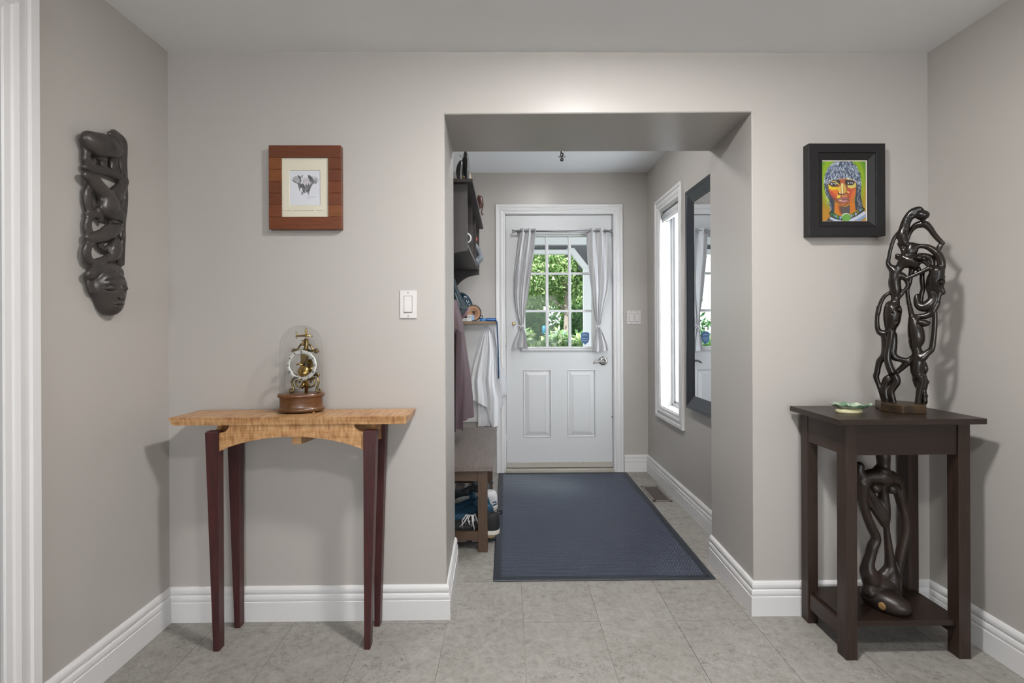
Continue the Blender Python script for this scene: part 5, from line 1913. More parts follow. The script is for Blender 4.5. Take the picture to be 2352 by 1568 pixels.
# ------------------------------------------------------------------ shoes
def shoe(label, xh, y, z, up, so, la=None, L=.28, hgt=.115, W=.046, tab=None, tilt=0.0, group='shoes under the bench', sole_h=.026):
    t = thing('shoe', label, 'shoe', (0, 0, 0), group)
    cv = Carve((xh - L - .02, y - .07, z), (xh + .015, y + .07, z + hgt + .04), .0036)
    cols = [((xh - .040, y, z), .040), ((xh - .12, y, z), .038), ((xh - L + .060, y, z), W), ((xh - L + .040, y, z), .040)]
    cv.path([(Vector(p), r) for p, r in cols], 0, (1, 1, .004))
    cv.plane((0, 0, 1), z + sole_h); cv.plane((0, 0, -1), -z - .0005)
    cv.build('sole', so, t)
    cv = Carve((xh - L - .02, y - .07, z), (xh + .015, y + .07, z + hgt + .05), .0036)
    cv.ball((xh - .042, y, z + .045), (.042, .037, .060), .0)
    cv.ball((xh - .050, y, z + hgt - .035), (.046, .034, .040), .018)
    cv.ball((xh - .115, y, z + .050), (.070, .037, .052), .022)
    cv.ball((xh - L + .085, y, z + .036), (.080, W - .003, .040), .022)
    cv.ball((xh - .062, y, z + hgt + .018), (.040, .023, .050), .006, sub=True)
    cv.plane((0, 0, -1), -(z + sole_h - .003))
    upper = cv.build('upper', up, t)
    tg = MB()
    tg.tube([(xh - .10, y, z + .085), (xh - .105, y, z + hgt), (xh - .098, y, z + hgt + .016)], [.016, .018, .010], 10)
    tg.build('tongue', up, t)
    if tab:
        m_ = MB()
        m_.tube([(xh - .004, y, z + hgt - .016), (xh + .014, y, z + hgt - .010), (xh + .012, y, z + hgt + .004), (xh - .006, y, z + hgt)], .0045, 8)
        m_.build('pull_tab', tab, t)
    if la:
        m_ = MB()
        for q in range(5):
            x = xh - .125 - q * .020
            zz = z + .096 - q * .0085
            m_.tube([(x, y - .030, zz - .016), (x - .006, y - .012, zz + .004), (x - .012, y + .012, zz + .004), (x - .018, y + .030, zz - .016)], .0036, 6)
            m_.tube([(x, y + .030, zz - .016), (x - .008, y + .010, zz + .005), (x - .018, y - .030, zz - .016)], .0036, 6)
        for a, b, c_, d_ in ((-.02, -.034, -.03, .01), (.012, -.040, -.036, -.012), (-.034, -.044, -.040, -.03), (.030, -.038, -.050, .02), (.004, -.044, -.055, .012), (-.05, -.03, -.05, 0)):
            x0, y0_, z0 = xh - .150, y - .008, z + .098
            m_.tube([(x0, y0_, z0), (x0 + a * .6, y0_ + b * .6, z0 + .012), (x0 + a, y0_ + b, z0 - .010), (x0 + a + d_, y0_ + b * 1.02, z0 + c_ - .004)], .0040, 6)
        m_.build('laces', la, t)
    # set the root on the shoe itself
    off = Vector((xh - L / 2, y, z))
    t.location = off
    for ch in t.children:
        ch.location = -off
    if tilt:
        t.rotation_euler = (0, tilt, 0)
    return t


BLK = M('black_mesh_fabric', (26, 27, 30), 0.75, bump=.3, bscale=500)
TEAL = M('teal_mesh_fabric', (18, 66, 92), 0.7, bump=.3, bscale=500)
GRY = M('grey_mesh_fabric', (92, 98, 102), 0.7, bump=.3, bscale=500, rgb2=(58, 62, 66), vscale=40)
WHT = M('white_shoe_fabric', (214, 214, 216), 0.7)
SOLEW = M('off_white_rubber', (212, 206, 196), 0.6)
SOLED = M('dark_rubber', (40, 42, 46), 0.6)
LACE = M('grey_white_laces', (196, 192, 194), 0.8)
shoe('black sneaker with white laces and thick pale sole, nearest under the bench', -.040, 2.735, .061, BLK, SOLEW, LACE, tab=BLK, hgt=.118)
shoe('teal running shoe lying behind the laced black sneaker', -.075, 2.870, .061, TEAL, SOLED, None, hgt=.120, tab=TEAL)
shoe('dark teal shoe in the middle of the row under the bench', -.10, 2.985, .061, TEAL, SOLED, None, hgt=.125)
shoe('white sneaker whose heel sticks out past the bench leg', -.058, 3.110, .061, WHT, SOLEW, None, hgt=.118, tilt=0.0)
shoe('grey running shoe with dark stripes, farthest of the row', -.105, 3.245, .061, GRY, WHT, None, hgt=.125, tab=GRY)
sd = thing('sandal', 'flat dark sandal with tan footbed on the tiles below the shoes', 'shoe', (-.22, 2.80, 0))
cv = Carve((-.40, 2.73, 0), (-.05, 2.88, .05), .004)
cv.path([(Vector((-.10, 2.80, 0)), .038), (Vector((-.22, 2.80, 0)), .034), (Vector((-.33, 2.80, 0)), .045)], 0, (1, 1, .004))
cv.plane((0, 0, 1), .018); cv.plane((0, 0, -1), -.0008)
cv.build('sole', SOLED, sd)
cv = Carve((-.40, 2.73, 0), (-.05, 2.88, .05), .004)
cv.path([(Vector((-.10, 2.80, 0)), .034), (Vector((-.22, 2.80, 0)), .030), (Vector((-.33, 2.80, 0)), .041)], 0, (1, 1, .004))
cv.plane((0, 0, 1), .026); cv.plane((0, 0, -1), -.017)
cv.build('footbed', M('tan_footbed', (190, 158, 118), 0.7), sd)
MB().tube([(-.27, 2.757, .012), (-.26, 2.775, .042), (-.25, 2.80, .050), (-.24, 2.825, .042), (-.23, 2.843, .012)], .008, 8).build('strap', SOLED, sd)

# ------------------------------------------------------------------ charcoal wall unit with cubbies and a hook rail
UX, UF = XVL + .002, -.203
UY0, UY1 = 2.655, 3.835
un = thing('cubby_unit', 'charcoal wall unit with open cubbies and curved ends above the bench', 'shelf', (-.35, 3.245, 1.40))
MB().box(UX, -.172, 2.620, 3.850, 1.944, 1.962, .0015).build('top_board', UNIT, un)
end = [(UX, 1.944), (UF, 1.944), (UF, 1.590)]
for q in range(1, 13):
    a = math.pi / 2 * q / 12
    end.append((UF - .205 * math.sin(a), 1.590 - .190 * (1 - math.cos(a))))
end += [(UX + .03, 1.380), (UX, 1.372)]
for y in (UY0, UY1 - .018):
    MB().prism(end, 'Y', y, y + .018).build('end_panel', UNIT, un)
MB().box(UX, UF - .004, UY0 + .018, UY1 - .018, 1.622, 1.642).build('bottom_board', UNIT, un)
MB().box(UX, UX + .008, UY0 + .018, UY1 - .018, 1.642, 1.944).build('back_panel', UNIT, un)
for y in (3.060, 3.450):
    MB().box(UX + .008, UF - .002, y, y + .016, 1.642, 1.944).build('divider', UNIT, un)
MB().box(UX, UX + .018, UY0 + .018, UY1 - .018, 1.390, 1.622).build('hook_rail', UNIT, un)
for y in (2.85, 3.20, 3.48, 3.72):
    m_ = MB()
    m_.tube([(UX + .018, y, 1.47), (UX + .060, y, 1.455), (UX + .095, y, 1.47), (UX + .105, y, 1.505)], [.006, .006, .006, .007], 8)
    m_.build('hook', M('ivory_hook', (206, 200, 184), 0.4), un)

# things on and in the wall unit
t = thing('folded_bag', 'folded black leather bag with a white tag standing on the wall unit', 'bag', (-.29, 2.93, 1.962))
LEA = M('black_leather', (36, 37, 39), 0.5, bump=.3, bscale=90)


def c10(x, y, Y):
    s_ = 100 / 871.0
    return onY(1030 + x * s_, 340 + y * s_, Y)


cv = Carve((-.50, 2.86, 1.9625), (-.18, 3.08, 2.26), .004)
ZT = 1.9625
for pts, Y, th in (([(205, 640), (180, 500), (188, 410), (215, 330), (250, 280)], 2.95, .011), ([(225, 700), (230, 560), (240, 430), (252, 320)], 2.945, .013),
                   ([(320, 720), (345, 560), (340, 420), (325, 340), (300, 270), (335, 215), (362, 190)], 2.99, .011), ([(368, 700), (376, 560), (376, 420), (376, 290), (368, 195)], 2.98, .008)):
    P_ = [c10(x, y, Y) for x, y in pts]
    cv.path([(Vector((p.x, Y, max(p.z, ZT + .01))), th) for p in P_], .008, (1.25, .55, 1))
cv.ball((c10(345, 450, 2.99).x, 2.99, c10(345, 450, 2.99).z), (.022, .018, .12), .01)
cv.plane((0, 0, -1), -ZT)
cv.build('body', LEA, t)
a = c10(268, 262, 2.965)
MB().prism([(a.x - .012, a.z + .012), (a.x + .016, a.z + .004), (a.x + .018, a.z - .002), (a.x - .004, a.z - .006)], 'Y', 2.885, 2.888).build('tag', M('white_card', (226, 226, 228), 0.7), t)
b_ = c10(305, 600, 2.93)
MB().lathe((b_.x, 2.905, max(b_.z, ZT + .012)), [(.007, .012), (.007, -.004), (.003, -.006)], 14, axis='Y').build('stud', BRASS_DK, t)
t = thing('brown_pouch', 'olive brown rounded pouch behind the folded black bag', 'bag', (-.25, 3.12, ZT))
cv = Carve((-.34, 3.05, ZT), (-.16, 3.19, 2.24), .004)
p0 = c10(428, 560, 3.12)
cv.ball((p0.x - .016, 3.12, ZT + .070), (.036, .042, .140), 0)
cv.plane((0, 0, -1), -ZT - .0005)
cv.build('body', M('olive_leather', (104, 92, 62), 0.5, rgb2=(84, 70, 44), vscale=30), t)
MB().tube([(p0.x - .034, 3.10, ZT + .186), (p0.x - .020, 3.12, ZT + .216), (p0.x - .004, 3.12, ZT + .19)], .004, 8).build('handle', M('olive_strap', (84, 72, 46), 0.5), t)
t = thing('seated_figurine', 'small red brown carved figure sitting on the edge of the wall unit', 'figurine', (-.185, 3.55, ZT))
FW = M('red_brown_wood', (74, 44, 38), 0.45, var=.2, vscale=40)
cv = Carve((-.30, 3.46, 1.82), (-.10, 3.64, 2.22), .003)


def fp(x, y, r, dy=0.0):
    p = c10(x, y, 3.55)
    return Vector((p.x, 3.55 + dy, p.z)), r * 100 / 871.0 * 3.55 / F


cv.path([fp(625, 975, 30), fp(640, 1010, 50), fp(650, 1080, 48), fp(640, 1150, 36), fp(610, 1200, 34)], .004)
cv.path([fp(600, 960, 20), fp(590, 1060, 24), fp(600, 1180, 30)], .004)
cv.path([fp(650, 1150, 30), fp(690, 1110, 18), fp(685, 1180, 15), fp(668, 1260, 14), fp(664, 1310, 12), fp(690, 1325, 12), fp(700, 1318, 8)], .003)
cv.path([fp(630, 1180, 24, -.03), fp(690, 1120, 16, -.03), fp(682, 1200, 14, -.03), fp(672, 1290, 12, -.03), fp(680, 1360, 12, -.03)], .003)
cv.path([fp(600, 1190, 26, -.015), fp(560, 1205, 30, .0)], .004)
cv.build('body', FW, t)
t = thing('white_mug', 'white mug with a ring handle in the nearest cubby of the wall unit', 'mug', (-.235, 2.86, 1.6425))
MB().lathe((-.262, 2.86, 1.6425), [(.030, .0005), (.036, .004), (.038, .09), (.036, .09), (.034, .006), (.0, .005)], 28).build('cup', M('white_glaze', (226, 226, 226), 0.25), t)
MB().tube([(-.226 + .027 * math.cos(a), 2.86, 1.694 + .027 * math.sin(a)) for a in np.linspace(-1.6, 1.6, 13)], .0045, 8).build('handle', M('white_glaze_handle', (226, 226, 226), 0.25), t)
t = thing('grey_cloth', 'crumpled grey cloth bulging out of the farthest cubby', 'cloth', (-.22, 3.64, 1.6425))
cv = Carve((-.40, 3.48, 1.640), (-.14, 3.80, 1.90), .004)
R4 = random.Random(5)
for q in range(16):
    cv.ball((R4.uniform(-.30, -.205), R4.uniform(3.55, 3.72), 1.665 + R4.random() * .13), (R4.uniform(.02, .045), R4.uniform(.03, .06), R4.uniform(.02, .045)), .012)
cv.path([(Vector((-.215, 3.60, 1.66)), .02), (Vector((-.185, 3.62, 1.70)), .016), (Vector((-.20, 3.64, 1.75)), .02)], .012)
cv.plane((0, 0, -1), -1.6428)
cv.build('folds', M('grey_knit', (134, 140, 146), 0.9, bump=.5, bscale=300, rgb2=(104, 110, 118), vscale=30), t)
t = thing('red_ball', 'small red ball on the crumpled grey cloth in the far cubby', 'ball', (-.222, 3.60, 1.80))
MB().lathe((-.224, 3.60, 1.822), [(.0005, -.02)] + [(.02 * math.cos(a), .02 * math.sin(a)) for a in np.linspace(-1.4, 1.4, 12)] + [(.0005, .02)], 20).build('shell', M('red_plastic', (176, 60, 40), 0.4), t)


# ------------------------------------------------------------------ coats on the hooks
def drape(name, label, cat, rows, mat_, nf=7, ph=0.0, fold=.10, group=None, lining=None):
    """rows: (z, x of the outer edge, y centre, half depth along y)"""
    zs = [r[0] for r in rows]
    t = thing(name, label, cat, (-.36, rows[0][2], zs[-1]), group)

    def pt_(u, v, sh=1.0):
        z = zs[0] + (zs[-1] - zs[0]) * v
        xe, yc, hy = [float(np.interp(-z, [-q for q in zs], [r[i] for r in rows])) for i in (1, 2, 3)]
        a = 2 * math.pi * u
        wall = XVL + .022
        hx = (xe - wall) / 2
        f_ = 1 + fold * math.sin(nf * a + ph + 2.0 * v) * min(1, 3 * v + .15) + .04 * math.sin(3 * a - 5 * v)
        sq = 1 / max(abs(math.cos(a)) ** 3.0 + abs(math.sin(a)) ** 3.0, 1e-6) ** (1 / 3.0)
        x = wall + hx + hx * math.cos(a) * sq * .96 * (f_ if math.cos(a) > -.3 else 1) * sh
        return Vector((max(x, XVL + .020), yc + hy * math.sin(a) * sq * f_ * sh, z))
    m_ = MB()
    m_.grid(lambda u, v: pt_(u, v), 96, 46)
    n_ = 96
    m_.grid(lambda u, v: pt_(u, 1.0, 1 - v * .98), 96, 3)
    m_.grid(lambda u, v: pt_(u, 0.0, 1 - v * .98), 96, 3)
    m_.build('cloth', mat_, t)
    return t, pt_


MAUVE = M('mauve_raincoat', (92, 72, 78), 0.6, bump=.15, bscale=40)
DTEAL = M('dark_teal_raincoat', (20, 52, 62), 0.4, bump=.2, bscale=30, rgb2=(14, 34, 40), vscale=10)
XE = lambda px_, Y: ((px_ - CX) / F + YAW) * Y
ZE = lambda py_, Y: HC - (py_ - CY) / F * Y
Y_ = 3.19
t, fn_ = drape('coat', 'mauve raincoat hanging from the hook rail above the bench', 'coat',
               [(ZE(688, Y_), XE(1049, Y_), Y_, .10), (ZE(715, Y_), XE(1057, Y_), Y_, .14), (ZE(745, Y_), XE(1064, Y_), Y_, .15), (ZE(804, Y_), XE(1072, Y_), Y_, .16),
                (ZE(862, Y_), XE(1079, Y_), Y_, .17), (ZE(955, Y_), XE(1085, Y_), Y_, .18)], MAUVE, 8, .4, .09)
m_ = MB()
m_.grid(lambda u, v: Vector((XE(1046 + 21 * u + 3 * math.sin(9 * u), Y_), Y_ - .19 + .02 * math.sin(7 * u + 2 * v), ZE(760 + 214 * v + 4 * math.sin(8 * u), Y_))), 18, 18)
m_.grid(lambda u, v: Vector((XE(1046 + 21 * u + 3 * math.sin(9 * u), Y_), Y_ - .186 + .02 * math.sin(7 * u + 2 * v), ZE(760 + 214 * v + 4 * math.sin(8 * u), Y_))), 18, 18)
m_.build('front_panel', M('mauve_raincoat_front', (86, 67, 73), 0.6), t)
Y_ = 3.52
t, fn_ = drape('coat', 'dark teal raincoat with mauve hem hanging behind the mauve one', 'coat',
               [(ZE(640, Y_), XE(1046, Y_), Y_, .05), (ZE(662, Y_), XE(1053, Y_), Y_, .10), (ZE(690, Y_), XE(1066, Y_), Y_, .13), (ZE(708, Y_), XE(1077, Y_), Y_, .15),
                (ZE(724, Y_), XE(1066, Y_), Y_, .15), (ZE(742, Y_), XE(1054, Y_), Y_, .14)], DTEAL, 7, 1.1, .06)
MB().tube([(XE(1078, Y_ - .15), Y_ - .15, ZE(707, Y_ - .15)), (XE(1069, Y_ - .15), Y_ - .155, ZE(722, Y_ - .15)), (XE(1055, Y_ - .15), Y_ - .155, ZE(736, Y_ - .15))], [.006, .009, .009], 8).build('hem', M('mauve_hem', (132, 106, 114), 0.6), t)

# ------------------------------------------------------------------ small shelf with back panel beside the door
ws = thing('hook_shelf', 'narrow wooden shelf on a white back board left of the door', 'shelf', (-.285, 4.0, .42))
sz = ZE(737, 3.94)
MB().box(XVL + .002, -.079, 3.94, YD - .001, sz - .024, sz, .001).build('shelf_board', wood_mat('shelf_oak', (122, 100, 78), (150, 126, 100), 0.5, 'X', 9, 13), ws)
MB().box(XVL + .002, -.084, YD - .020, YD - .001, .42, sz - .024).build('back_board', TRIM, ws)
for px_ in (1068, 1120):
    x = XE(px_, 4.05)
    m_ = MB()
    m_.box(x - .006, x + .006, YD - .024, YD - .020, sz - .10, sz - .035, .001)
    m_.tube([(x, YD - .024, sz - .055), (x, YD - .060, sz - .062), (x, YD - .075, sz - .045), (x, YD - .075, sz - .030)], .0042, 8)
    m_.build('hook', TRIM, ws)


def c11(x, y, Y):
    s_ = 140 / 1689.0
    return onY(1040 + x * s_, 630 + y * s_, Y)


# on that shelf
t = thing('helmet', 'glossy dark teal helmet standing on the shelf beside the door', 'helmet', (-.38, 4.03, sz))
HG = M('gloss_teal_shell', (14, 52, 70), 0.12, coat=.6)
pc = c11(215, 1010, 4.025)
cv = Carve((-.50, 3.95, sz), (-.26, 4.10, sz + .26), .0035)
cv.ball((pc.x, 4.045, sz + .085), (.103, .052, .150), 0)
for q in (-.6, 0, .6):
    cv.path([(Vector((pc.x + .04, 4.005 + .01 * abs(q), sz + .19)), .007), (Vector((pc.x + .075, 4.008, sz + .12 + .03 * q)), .007), (Vector((pc.x + .09, 4.015, sz + .05)), .006)], .004, sub=True)
cv.plane((0, 0, -1), -sz - .0005)
cv.plane((-1, 0, 0), .497)
cv.build('shell', HG, t)
MB().tube([(pc.x + .06, 4.005, sz + .05), (pc.x + .085, 3.998, sz + .02), (pc.x + .07, 3.995, sz + .006)], .004, 8).build('strap', BLK, t)
t = thing('round_case', 'round tan case with black rim and dark bird mark on the door shelf', 'case', (-.25, 4.0, sz))
pc2 = c11(560, 1085, 3.960)
rr = .0595
cz = sz + rr + .006
MB().lathe((pc2.x, 3.960, cz), [(rr, 0), (rr + .005, .006), (rr + .005, .020), (rr, .026), (.0, .026)], 40, axis='Y', cap=False).build('rim', INK, t)
MB().lathe((pc2.x, 3.960, cz), [(.0005, .005), (rr - .022, .004), (rr - .020, .002), (rr - .016, .004), (rr - .008, .001), (rr + .001, .003)], 40, axis='Y', cap=False).build('lid', M('tan_leather', (186, 142, 112), 0.6), t)
m_ = MB()
for a, b, e, f_ in ((-.004, .004, .022, .008), (-.002, -.004, .016, -.012), (-.010, .010, .012, .0)):
    m_.tube([(pc2.x + a, 3.9635, cz + b), (pc2.x + (a + e) / 2, 3.9632, cz + (b + f_) / 2 + .003), (pc2.x + e, 3.9635, cz + f_)], [.002, .005, .001], 6)
m_.build('mark', INK, t)
MB().tube([(pc2.x + rr * .92, 3.970, cz - .022), (pc2.x + rr + .016, 3.970, cz - .024), (pc2.x + rr + .012, 3.970, cz - .042), (pc2.x + rr * .72, 3.970, cz - .044)], .004, 8).build('loop', INK, t)
t = thing('small_box', 'small white cardboard box at the coat end of the door shelf', 'box', (XE(1066, 3.96), 3.965, sz))
MB().box(XE(1062, 3.95), XE(1074.5, 3.95), 3.948, 3.985, sz + .0004, sz + .026, .001).build('carton', M('white_carton', (214, 212, 210), 0.7), t)
t = thing('price_card', 'white folded card with blue print leaning on the round case', 'card', (XE(1081, 3.95), 3.955, sz))
MB().prism([(3.9435, sz + .0004), (3.9455, sz + .0004), (3.9545, sz + .050), (3.9525, sz + .050)], 'X', XE(1073.5, 3.95), XE(1083.5, 3.95)).build('card', M('white_card_print', (222, 222, 222), 0.6), t)
m_ = MB()
m_.prism([(3.9432, sz + .006), (3.9452, sz + .006), (3.9545, sz + .048), (3.9525, sz + .048)], 'X', XE(1084, 3.95), XE(1089.5, 3.95))
m_.build('flap', M('pale_blue_print', (150, 184, 214), 0.5), t)
for k_ in range(2):
    zz = sz + .030 + k_ * .007
    yy = 3.9435 + (zz - sz) * .18
    MB().box(XE(1075, 3.95), XE(1082, 3.95), yy - .0012, yy - .0004, zz, zz + .003).build('print_line', M('print_grey', (120, 122, 128), 0.6), t)
t = thing('leash_case', 'bright blue retractable leash case on the end of the door shelf', 'leash', (XE(1121, 3.95), 3.96, sz))
BLU = M('blue_plastic', (16, 96, 178), 0.3)
MB().box(XE(1116.5, 3.95), XE(1140, 3.95), 3.945, 3.985, sz + .0004, sz + .024, .007).build('body', BLU, t)
cv = Carve((XE(1098, 3.95), 3.93, sz), (XE(1120, 3.95), 4.0, sz + .04), .002)
cv.box((XE(1102, 3.95), 3.948, sz - .01), (XE(1117, 3.95), 3.982, sz + .022), .010)
cv.plane((0, 0, -1), -sz - .0004)
cv.build('handle', M('light_blue_plastic', (30, 120, 196), 0.3), t)
sx_ = [(1138, 734), (1141.5, 740), (1143, 770), (1144.5, 810), (1145, 850), (1145.2, 869)]
m_ = MB()
for yo in (0, .012):
    pass
pts = [onY(a, b, 3.934) for a, b in sx_]
m_.tube([Vector((p.x, 3.934, p.z)) for p in pts], .0053, 8)
m_.build('strap', M('navy_strap', (8, 70, 112), 0.5), t)

# ------------------------------------------------------------------ towel and bag hanging below the shelf
s6 = 200 / 825.0


def c12(x, y, Y):
    return onY(1000 + x * s6, 620 + y * s6, Y)


TT = [(528, 484, 500), (560, 466, 524), (620, 438, 546), (740, 402, 577), (850, 376, 590), (960, 350, 598), (1040, 337, 603), (1100, 340, 612), (1180, 347, 628), (1240, 352, 638), (1480, 352, 642)]
TB = lambda u: float(np.interp(u, [0, .2, .45, .52, .58, .63, .82, .85, .93, 1.0], [1235, 1252, 1300, 1365, 1440, 1480, 1480, 1350, 1308, 1280]))


def towel(u, v, Y, amp, th=0.0, full=False):
    y = 528 + ((TB(u) if not full else 1478) - 528) * v
    L, R_ = interp(TT, y)
    x = L + (R_ - L) * u
    p = c12(x, y, Y)
    w = 2 * math.pi * 2.4 * u
    return Vector((p.x, Y + amp * min(1, .25 + v * 1.2) * math.sin(w + .7) + .006 * math.sin(2.3 * w + 5 * v) + th, p.z))


t = thing('towel', 'white towel hanging from the hook under the door shelf', 'towel', (-.16, 3.99, .5))
m_ = MB()
m_.grid(lambda u, v: towel(u, v, 3.985, .020), 72, 60)
m_.grid(lambda u, v: towel(u, v, 3.985, .020, .005), 72, 60)
m_.build('front_fall', TOWEL, t)
m_ = MB()
m_.grid(lambda u, v: towel(.18 + .66 * u, v, 4.026, .010, 0, True), 48, 40)
m_.grid(lambda u, v: towel(.18 + .66 * u, v, 4.026, .010, .005, True), 48, 40)
m_.build('back_fall', TOWEL, t)
t = thing('cloth_bag', 'pale grey cloth bag hanging behind the towel beside the door casing', 'bag', (-.07, 4.05, .7))
BT = [(560, 545, 556), (745, 560, 592), (850, 565, 616), (930, 570, 641), (1050, 575, 668), (1150, 580, 688), (1185, 590, 672), (1205, 610, 640)]


def bag(u, v, th):
    y = 560 + 645 * v
    L, R_ = interp(BT, y)
    p = c12(L + (R_ - L) * u, y, 4.035)
    return Vector((p.x, 4.040 + .008 * math.sin(5 * u + 3 * v) + th, p.z))


m_ = MB()
m_.grid(lambda u, v: bag(u, v, 0), 20, 40)
m_.grid(lambda u, v: bag(u, v, .006), 20, 40)
m_.build('cloth', M('pale_grey_cloth', (206, 208, 212), 0.85), t)
MB().tube([c12(560, 740, 4.036), c12(600, 800, 4.034), c12(640, 932, 4.034), c12(652, 940, 4.034)], .003, 6).build('cord', TRIM, t)


# ------------------------------------------------------------------ outside: porch front, garden
struct('ground', MB().box(-30, 30, YD + .3, 60, -.40, -.30), M('lawn', (96, 128, 62), 0.9, rgb2=(74, 104, 46), vscale=6))
struct('porch_floor', MB().box(-2.5, 3.2, YD + .2, 6.35, -.16, -.04), M('porch_boards', (176, 172, 166), 0.7))
struct('porch_ceiling', MB().box(-2.5, 3.2, YD + .14, 6.40, 2.52, 2.58), M('porch_ceiling_paint', (150, 150, 150), 0.8))
struct('garden_bed', MB().box(-30, 30, 7.2, 60, -.32, .45), M('garden_soil', (92, 96, 58), 0.95, rgb2=(70, 84, 44), vscale=8))
GZ = .45
PYY = 6.20
pf = thing('porch_front', 'white porch frame with post, corner brace and grey boards seen through the door', 'porch', (.4, PYY, -.04))
WP = M('porch_white_paint', (232, 233, 234), 0.5)
GB = M('grey_porch_board', (108, 108, 111), 0.7)
px0 = onY(1340, 700, PYY).x; px1 = onY(1358, 700, PYY).x
MB().box(px0, px0 + .105, PYY - .05, PYY + .05, -.04, onY(1346, 616, PYY).z, .004).build('post', WP, pf)
MB().box(-1.55, -1.445, PYY - .05, PYY + .05, -.04, 2.2, .004).build('post', WP, pf)
zb0, zb1 = onY(1260, 584, PYY).z, onY(1260, 575, PYY).z
MB().box(-1.55, onY(1312, 580, PYY).x, PYY - .05, PYY + .05, zb0, zb1 + .004, .003).build('beam', WP, pf)
MB().box(-1.55, px1 + .4, PYY - .06, PYY + .02, onY(1260, 563, PYY).z, 2.52, .003).build('fascia', WP, pf)
p0, p1 = onY(1309, 577, PYY), onY(1346, 622, PYY)
MB().prism([(p0.x - .04, p0.z + .035), (p0.x + .045, p0.z + .035), (p1.x + .02, p1.z + .055), (p1.x + .02, p1.z - .045)], 'Y', PYY - .045, PYY + .045).build('brace', WP, pf)
q = 0
x = -1.5
zt = onY(1260, 563, PYY).z
while x < px1 + .45:
    w = .105 if q % 2 else .052
    zlo = zb1
    MB().box(x + .0012, x + w - .0012, PYY + .055, PYY + .075, zlo , zt + .01).build('board', GB, pf) if x < p0.x - .06 else None
    if x >= p0.x - .06:
        xm = x + w
        zcut = max(p1.z + .02, p0.z + .02 - (xm - p0.x) * (p0.z - p1.z) / (p1.x - p0.x))
        MB().box(x + .0012, x + w - .0012, PYY + .055, PYY + .075, min(zcut, zb1), zt + .01).build('board', GB, pf)
    x += w
    q += 1
MB().box(px0 + .105, px0 + .30, PYY - .02, PYY + .05, -.04, onY(1346, 622, PYY).z).build('side_panel', M('porch_side_white', (206, 208, 212), 0.6), pf)


def leaf_cloud(name, parent, c, rad, n, size, cols, seed, droop=.4, shell=.35):
    """one crown of small folded leaves"""
    r = np.random.default_rng(seed)
    d = r.normal(size=(n, 3)); d /= np.linalg.norm(d, axis=1)[:, None]
    rr = (shell + (1 - shell) * r.random(n) ** .6)
    P = np.array(c) + d * np.array(rad) * rr[:, None]
    # gather leaves into sprays
    k = max(1, n // 22)
    cen = P[r.integers(0, n, k)]
    P = cen[r.integers(0, k, n)] + r.normal(size=(n, 3)) * np.array(rad).mean() * .095
    ax = r.normal(size=(n, 3)); ax[:, 2] -= droop; ax[:, 1] *= .6
    ax /= np.linalg.norm(ax, axis=1)[:, None]
    up = r.normal(size=(n, 3)) + np.array([0, -.6, .9])
    sd = np.cross(ax, up); sd /= np.linalg.norm(sd, axis=1)[:, None] + 1e-9
    nm = np.cross(sd, ax)
    s_ = size * (.6 + .8 * r.random(n))[:, None]
    V = np.stack([P, P + ax * s_ * .5 + sd * s_ * .22 + nm * s_ * .06, P + ax * s_, P + ax * s_ * .5 - sd * s_ * .22 + nm * s_ * .06], 1).reshape(-1, 3)
    i = np.arange(n)[:, None] * 4
    Fc = i + np.array([[0, 1, 2, 3]])
    cl = np.array([lin(q) for q in cols])
    cc = cl[r.integers(0, len(cl), n)] * (.75 + .5 * r.random((n, 1)))
    o = raw_mesh(name, V, Fc, LEAF, parent, smooth=False, tint=np.repeat(cc, 4, 0))
    o['kind'] = 'stuff'
    return o


G_L = [(168, 192, 128), (142, 174, 104), (192, 210, 156), (118, 152, 88)]
G_M = [(116, 152, 88), (94, 132, 74), (146, 178, 112), (74, 110, 64)]
G_D = [(72, 118, 64), (56, 98, 54), (100, 146, 80), (84, 126, 74)]
G_H = [(150, 180, 112), (196, 206, 164), (102, 144, 86), (128, 162, 134)]


def tree(name, label, x, y, trunk_r, h, crowns, cols, n, size, seed, group=None, lean=0.0):
    t = thing(name, label, 'tree', (x, y, GZ), group)
    m_ = MB()
    m_.tube([(x, y, GZ - .02), (x + lean * .3, y, h * .25), (x + lean * .7, y, h * .55), (x + lean, y, h * .9)], [trunk_r * 1.25, trunk_r, trunk_r * .85, trunk_r * .5], 12)
    for q in range(4):
        a = 1.4 * q + seed
        zb = h * (.42 + .1 * q)
        m_.tube([(x + lean * .6, y, zb), (x + lean * .6 + .5 * math.cos(a), y + .4 * math.sin(a), zb + .45), (x + lean + 1.0 * math.cos(a), y + .8 * math.sin(a), zb + .75)], [trunk_r * .5, trunk_r * .3, trunk_r * .12], 8)
    m_.build('trunk', BARK, t)
    for k, (cx_, cy_, cz_, rx, ry, rz_) in enumerate(crowns):
        leaf_cloud('foliage', t, (x + cx_, y + cy_, cz_), (rx, ry, rz_), n // len(crowns), size, cols, seed * 10 + k)
    return t


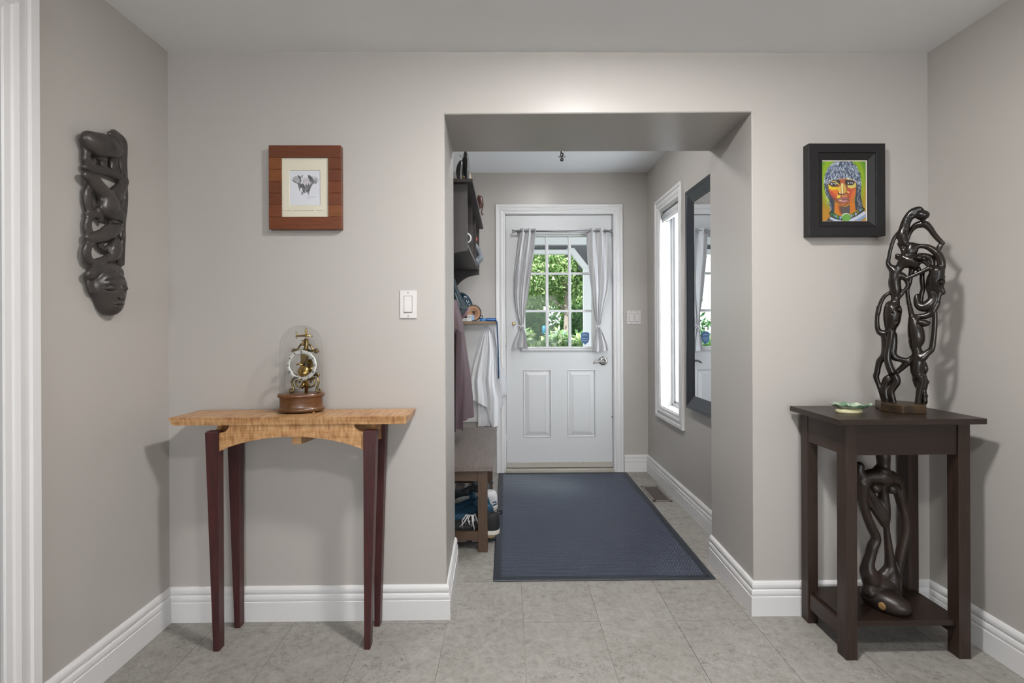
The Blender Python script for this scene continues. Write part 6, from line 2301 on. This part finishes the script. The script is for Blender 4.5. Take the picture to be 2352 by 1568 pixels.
tx = onY(1301, 700, 9.6).x
tree('maple_tree', 'broad leafy tree with a pale straight trunk seen through the door glass', tx, 9.6, .058, 3.6,
     [(0, -.4, 3.3, 2.0, 1.0, .85), (-.9, -.2, 2.45, 1.2, .8, .55), (.9, .2, 2.6, 1.1, .8, .6), (-.3, .4, 2.1, 1.5, .7, .45)], G_L + G_M[:2], 44000, .062, 3)
tree('garden_tree', 'darker green tree behind the pale trunk, farther left in the door glass', -1.1, 12.5, .10, 4.5,
     [(0, 0, 4.2, 1.9, 1.4, 1.6), (.4, 0, 2.2, 1.5, 1.2, .9)], G_M + G_D[:1], 9000, .16, 5, 'trees behind the garden')
tree('garden_tree', 'darker green tree behind the pale trunk, farther right in the door glass', 3.1, 12.8, .10, 4.6,
     [(0, 0, 4.2, 1.9, 1.4, 1.6), (-.4, 0, 2.0, 1.5, 1.2, 1.0)], G_M + G_D[:1], 9000, .16, 6, 'trees behind the garden')
tree('garden_tree', 'tall green tree closing the garden behind the other trees', 1.0, 16.5, .14, 6.5,
     [(0, 0, 4.8, 4.6, 1.6, 2.4), (0, 0, 1.8, 4.6, 1.2, 1.6)], G_D + G_M[:2], 9000, .26, 7, 'trees behind the garden')


def shrub(name, label, x, y, z0, r, cols, n, size, seed, group=None):
    t = thing(name, label, 'shrub', (x, y, GZ), group)
    m_ = MB()
    rn = random.Random(seed)
    for q in range(7):
        a = rn.uniform(0, 6.28)
        m_.tube([(x, y, GZ - .02), (x + r[0] * .3 * math.cos(a), y + r[1] * .3 * math.sin(a), (z0 + GZ) * .5), (x + r[0] * .6 * math.cos(a), y + r[1] * .6 * math.sin(a), z0 + r[2] * .3)], [.02, .014, .006], 6)
    m_.build('stems', BARK, t)
    leaf_cloud('foliage', t, (x, y, z0), r, n, size, cols, seed, .2, .1)
    return t


shrub('garden_shrub', 'dark green leafy shrub left of the pale tree trunk', .30, 10.9, .98, (.78, .5, .75), G_D, 11000, .07, 31, 'dark shrubs under the trees')
shrub('garden_shrub', 'dark green leafy shrub right of the pale tree trunk', 1.85, 10.9, .98, (.68, .5, .80), G_D, 10000, .07, 32, 'dark shrubs under the trees')
shrub('garden_shrub', 'dark green shrub behind the left garden bed, far from the trunk', -1.4, 10.9, .98, (.8, .5, .75), G_D, 4200, .12, 33, 'dark shrubs under the trees')
shrub('hosta_plant', 'variegated low plant at the left foot of the door view', .28, 8.0, .82, (.30, .3, .34), G_H, 2600, .11, 41, 'pale low plants in the garden bed')
shrub('hosta_plant', 'pale low plant in the middle of the garden bed before the trunk', .82, 8.1, .80, (.26, .28, .34), G_H, 2300, .10, 42, 'pale low plants in the garden bed')
shrub('hosta_plant', 'pale low plant at the right of the garden bed by the porch post', 1.33, 8.2, .80, (.28, .28, .34), G_H[:3], 2300, .10, 43, 'pale low plants in the garden bed')
fb = onY(1249.5, 757, 8.6)
t = thing('bird_feeder', 'tall teal blue bird feeder on a thin pole in the garden', 'bird feeder', (fb.x, 8.6, GZ))
TB_ = M('teal_metal', (20, 92, 116), 0.4)
MB().tube([(fb.x, 8.6, GZ - .02), (fb.x, 8.6, fb.z - .07)], .008, 8).build('pole', M('dark_pole', (40, 44, 44), 0.5), t)
MB().lathe((fb.x, 8.6, fb.z), [(.022, -.072), (.030, -.068), (.030, .050), (.026, .060), (.006, .074)], 20).build('tube', TB_, t)
for zz in (-.04, 0, .04):
    MB().tube([(fb.x - .045, 8.585, fb.z + zz), (fb.x + .045, 8.585, fb.z + zz)], .004, 6).build('perch', TB_, t)
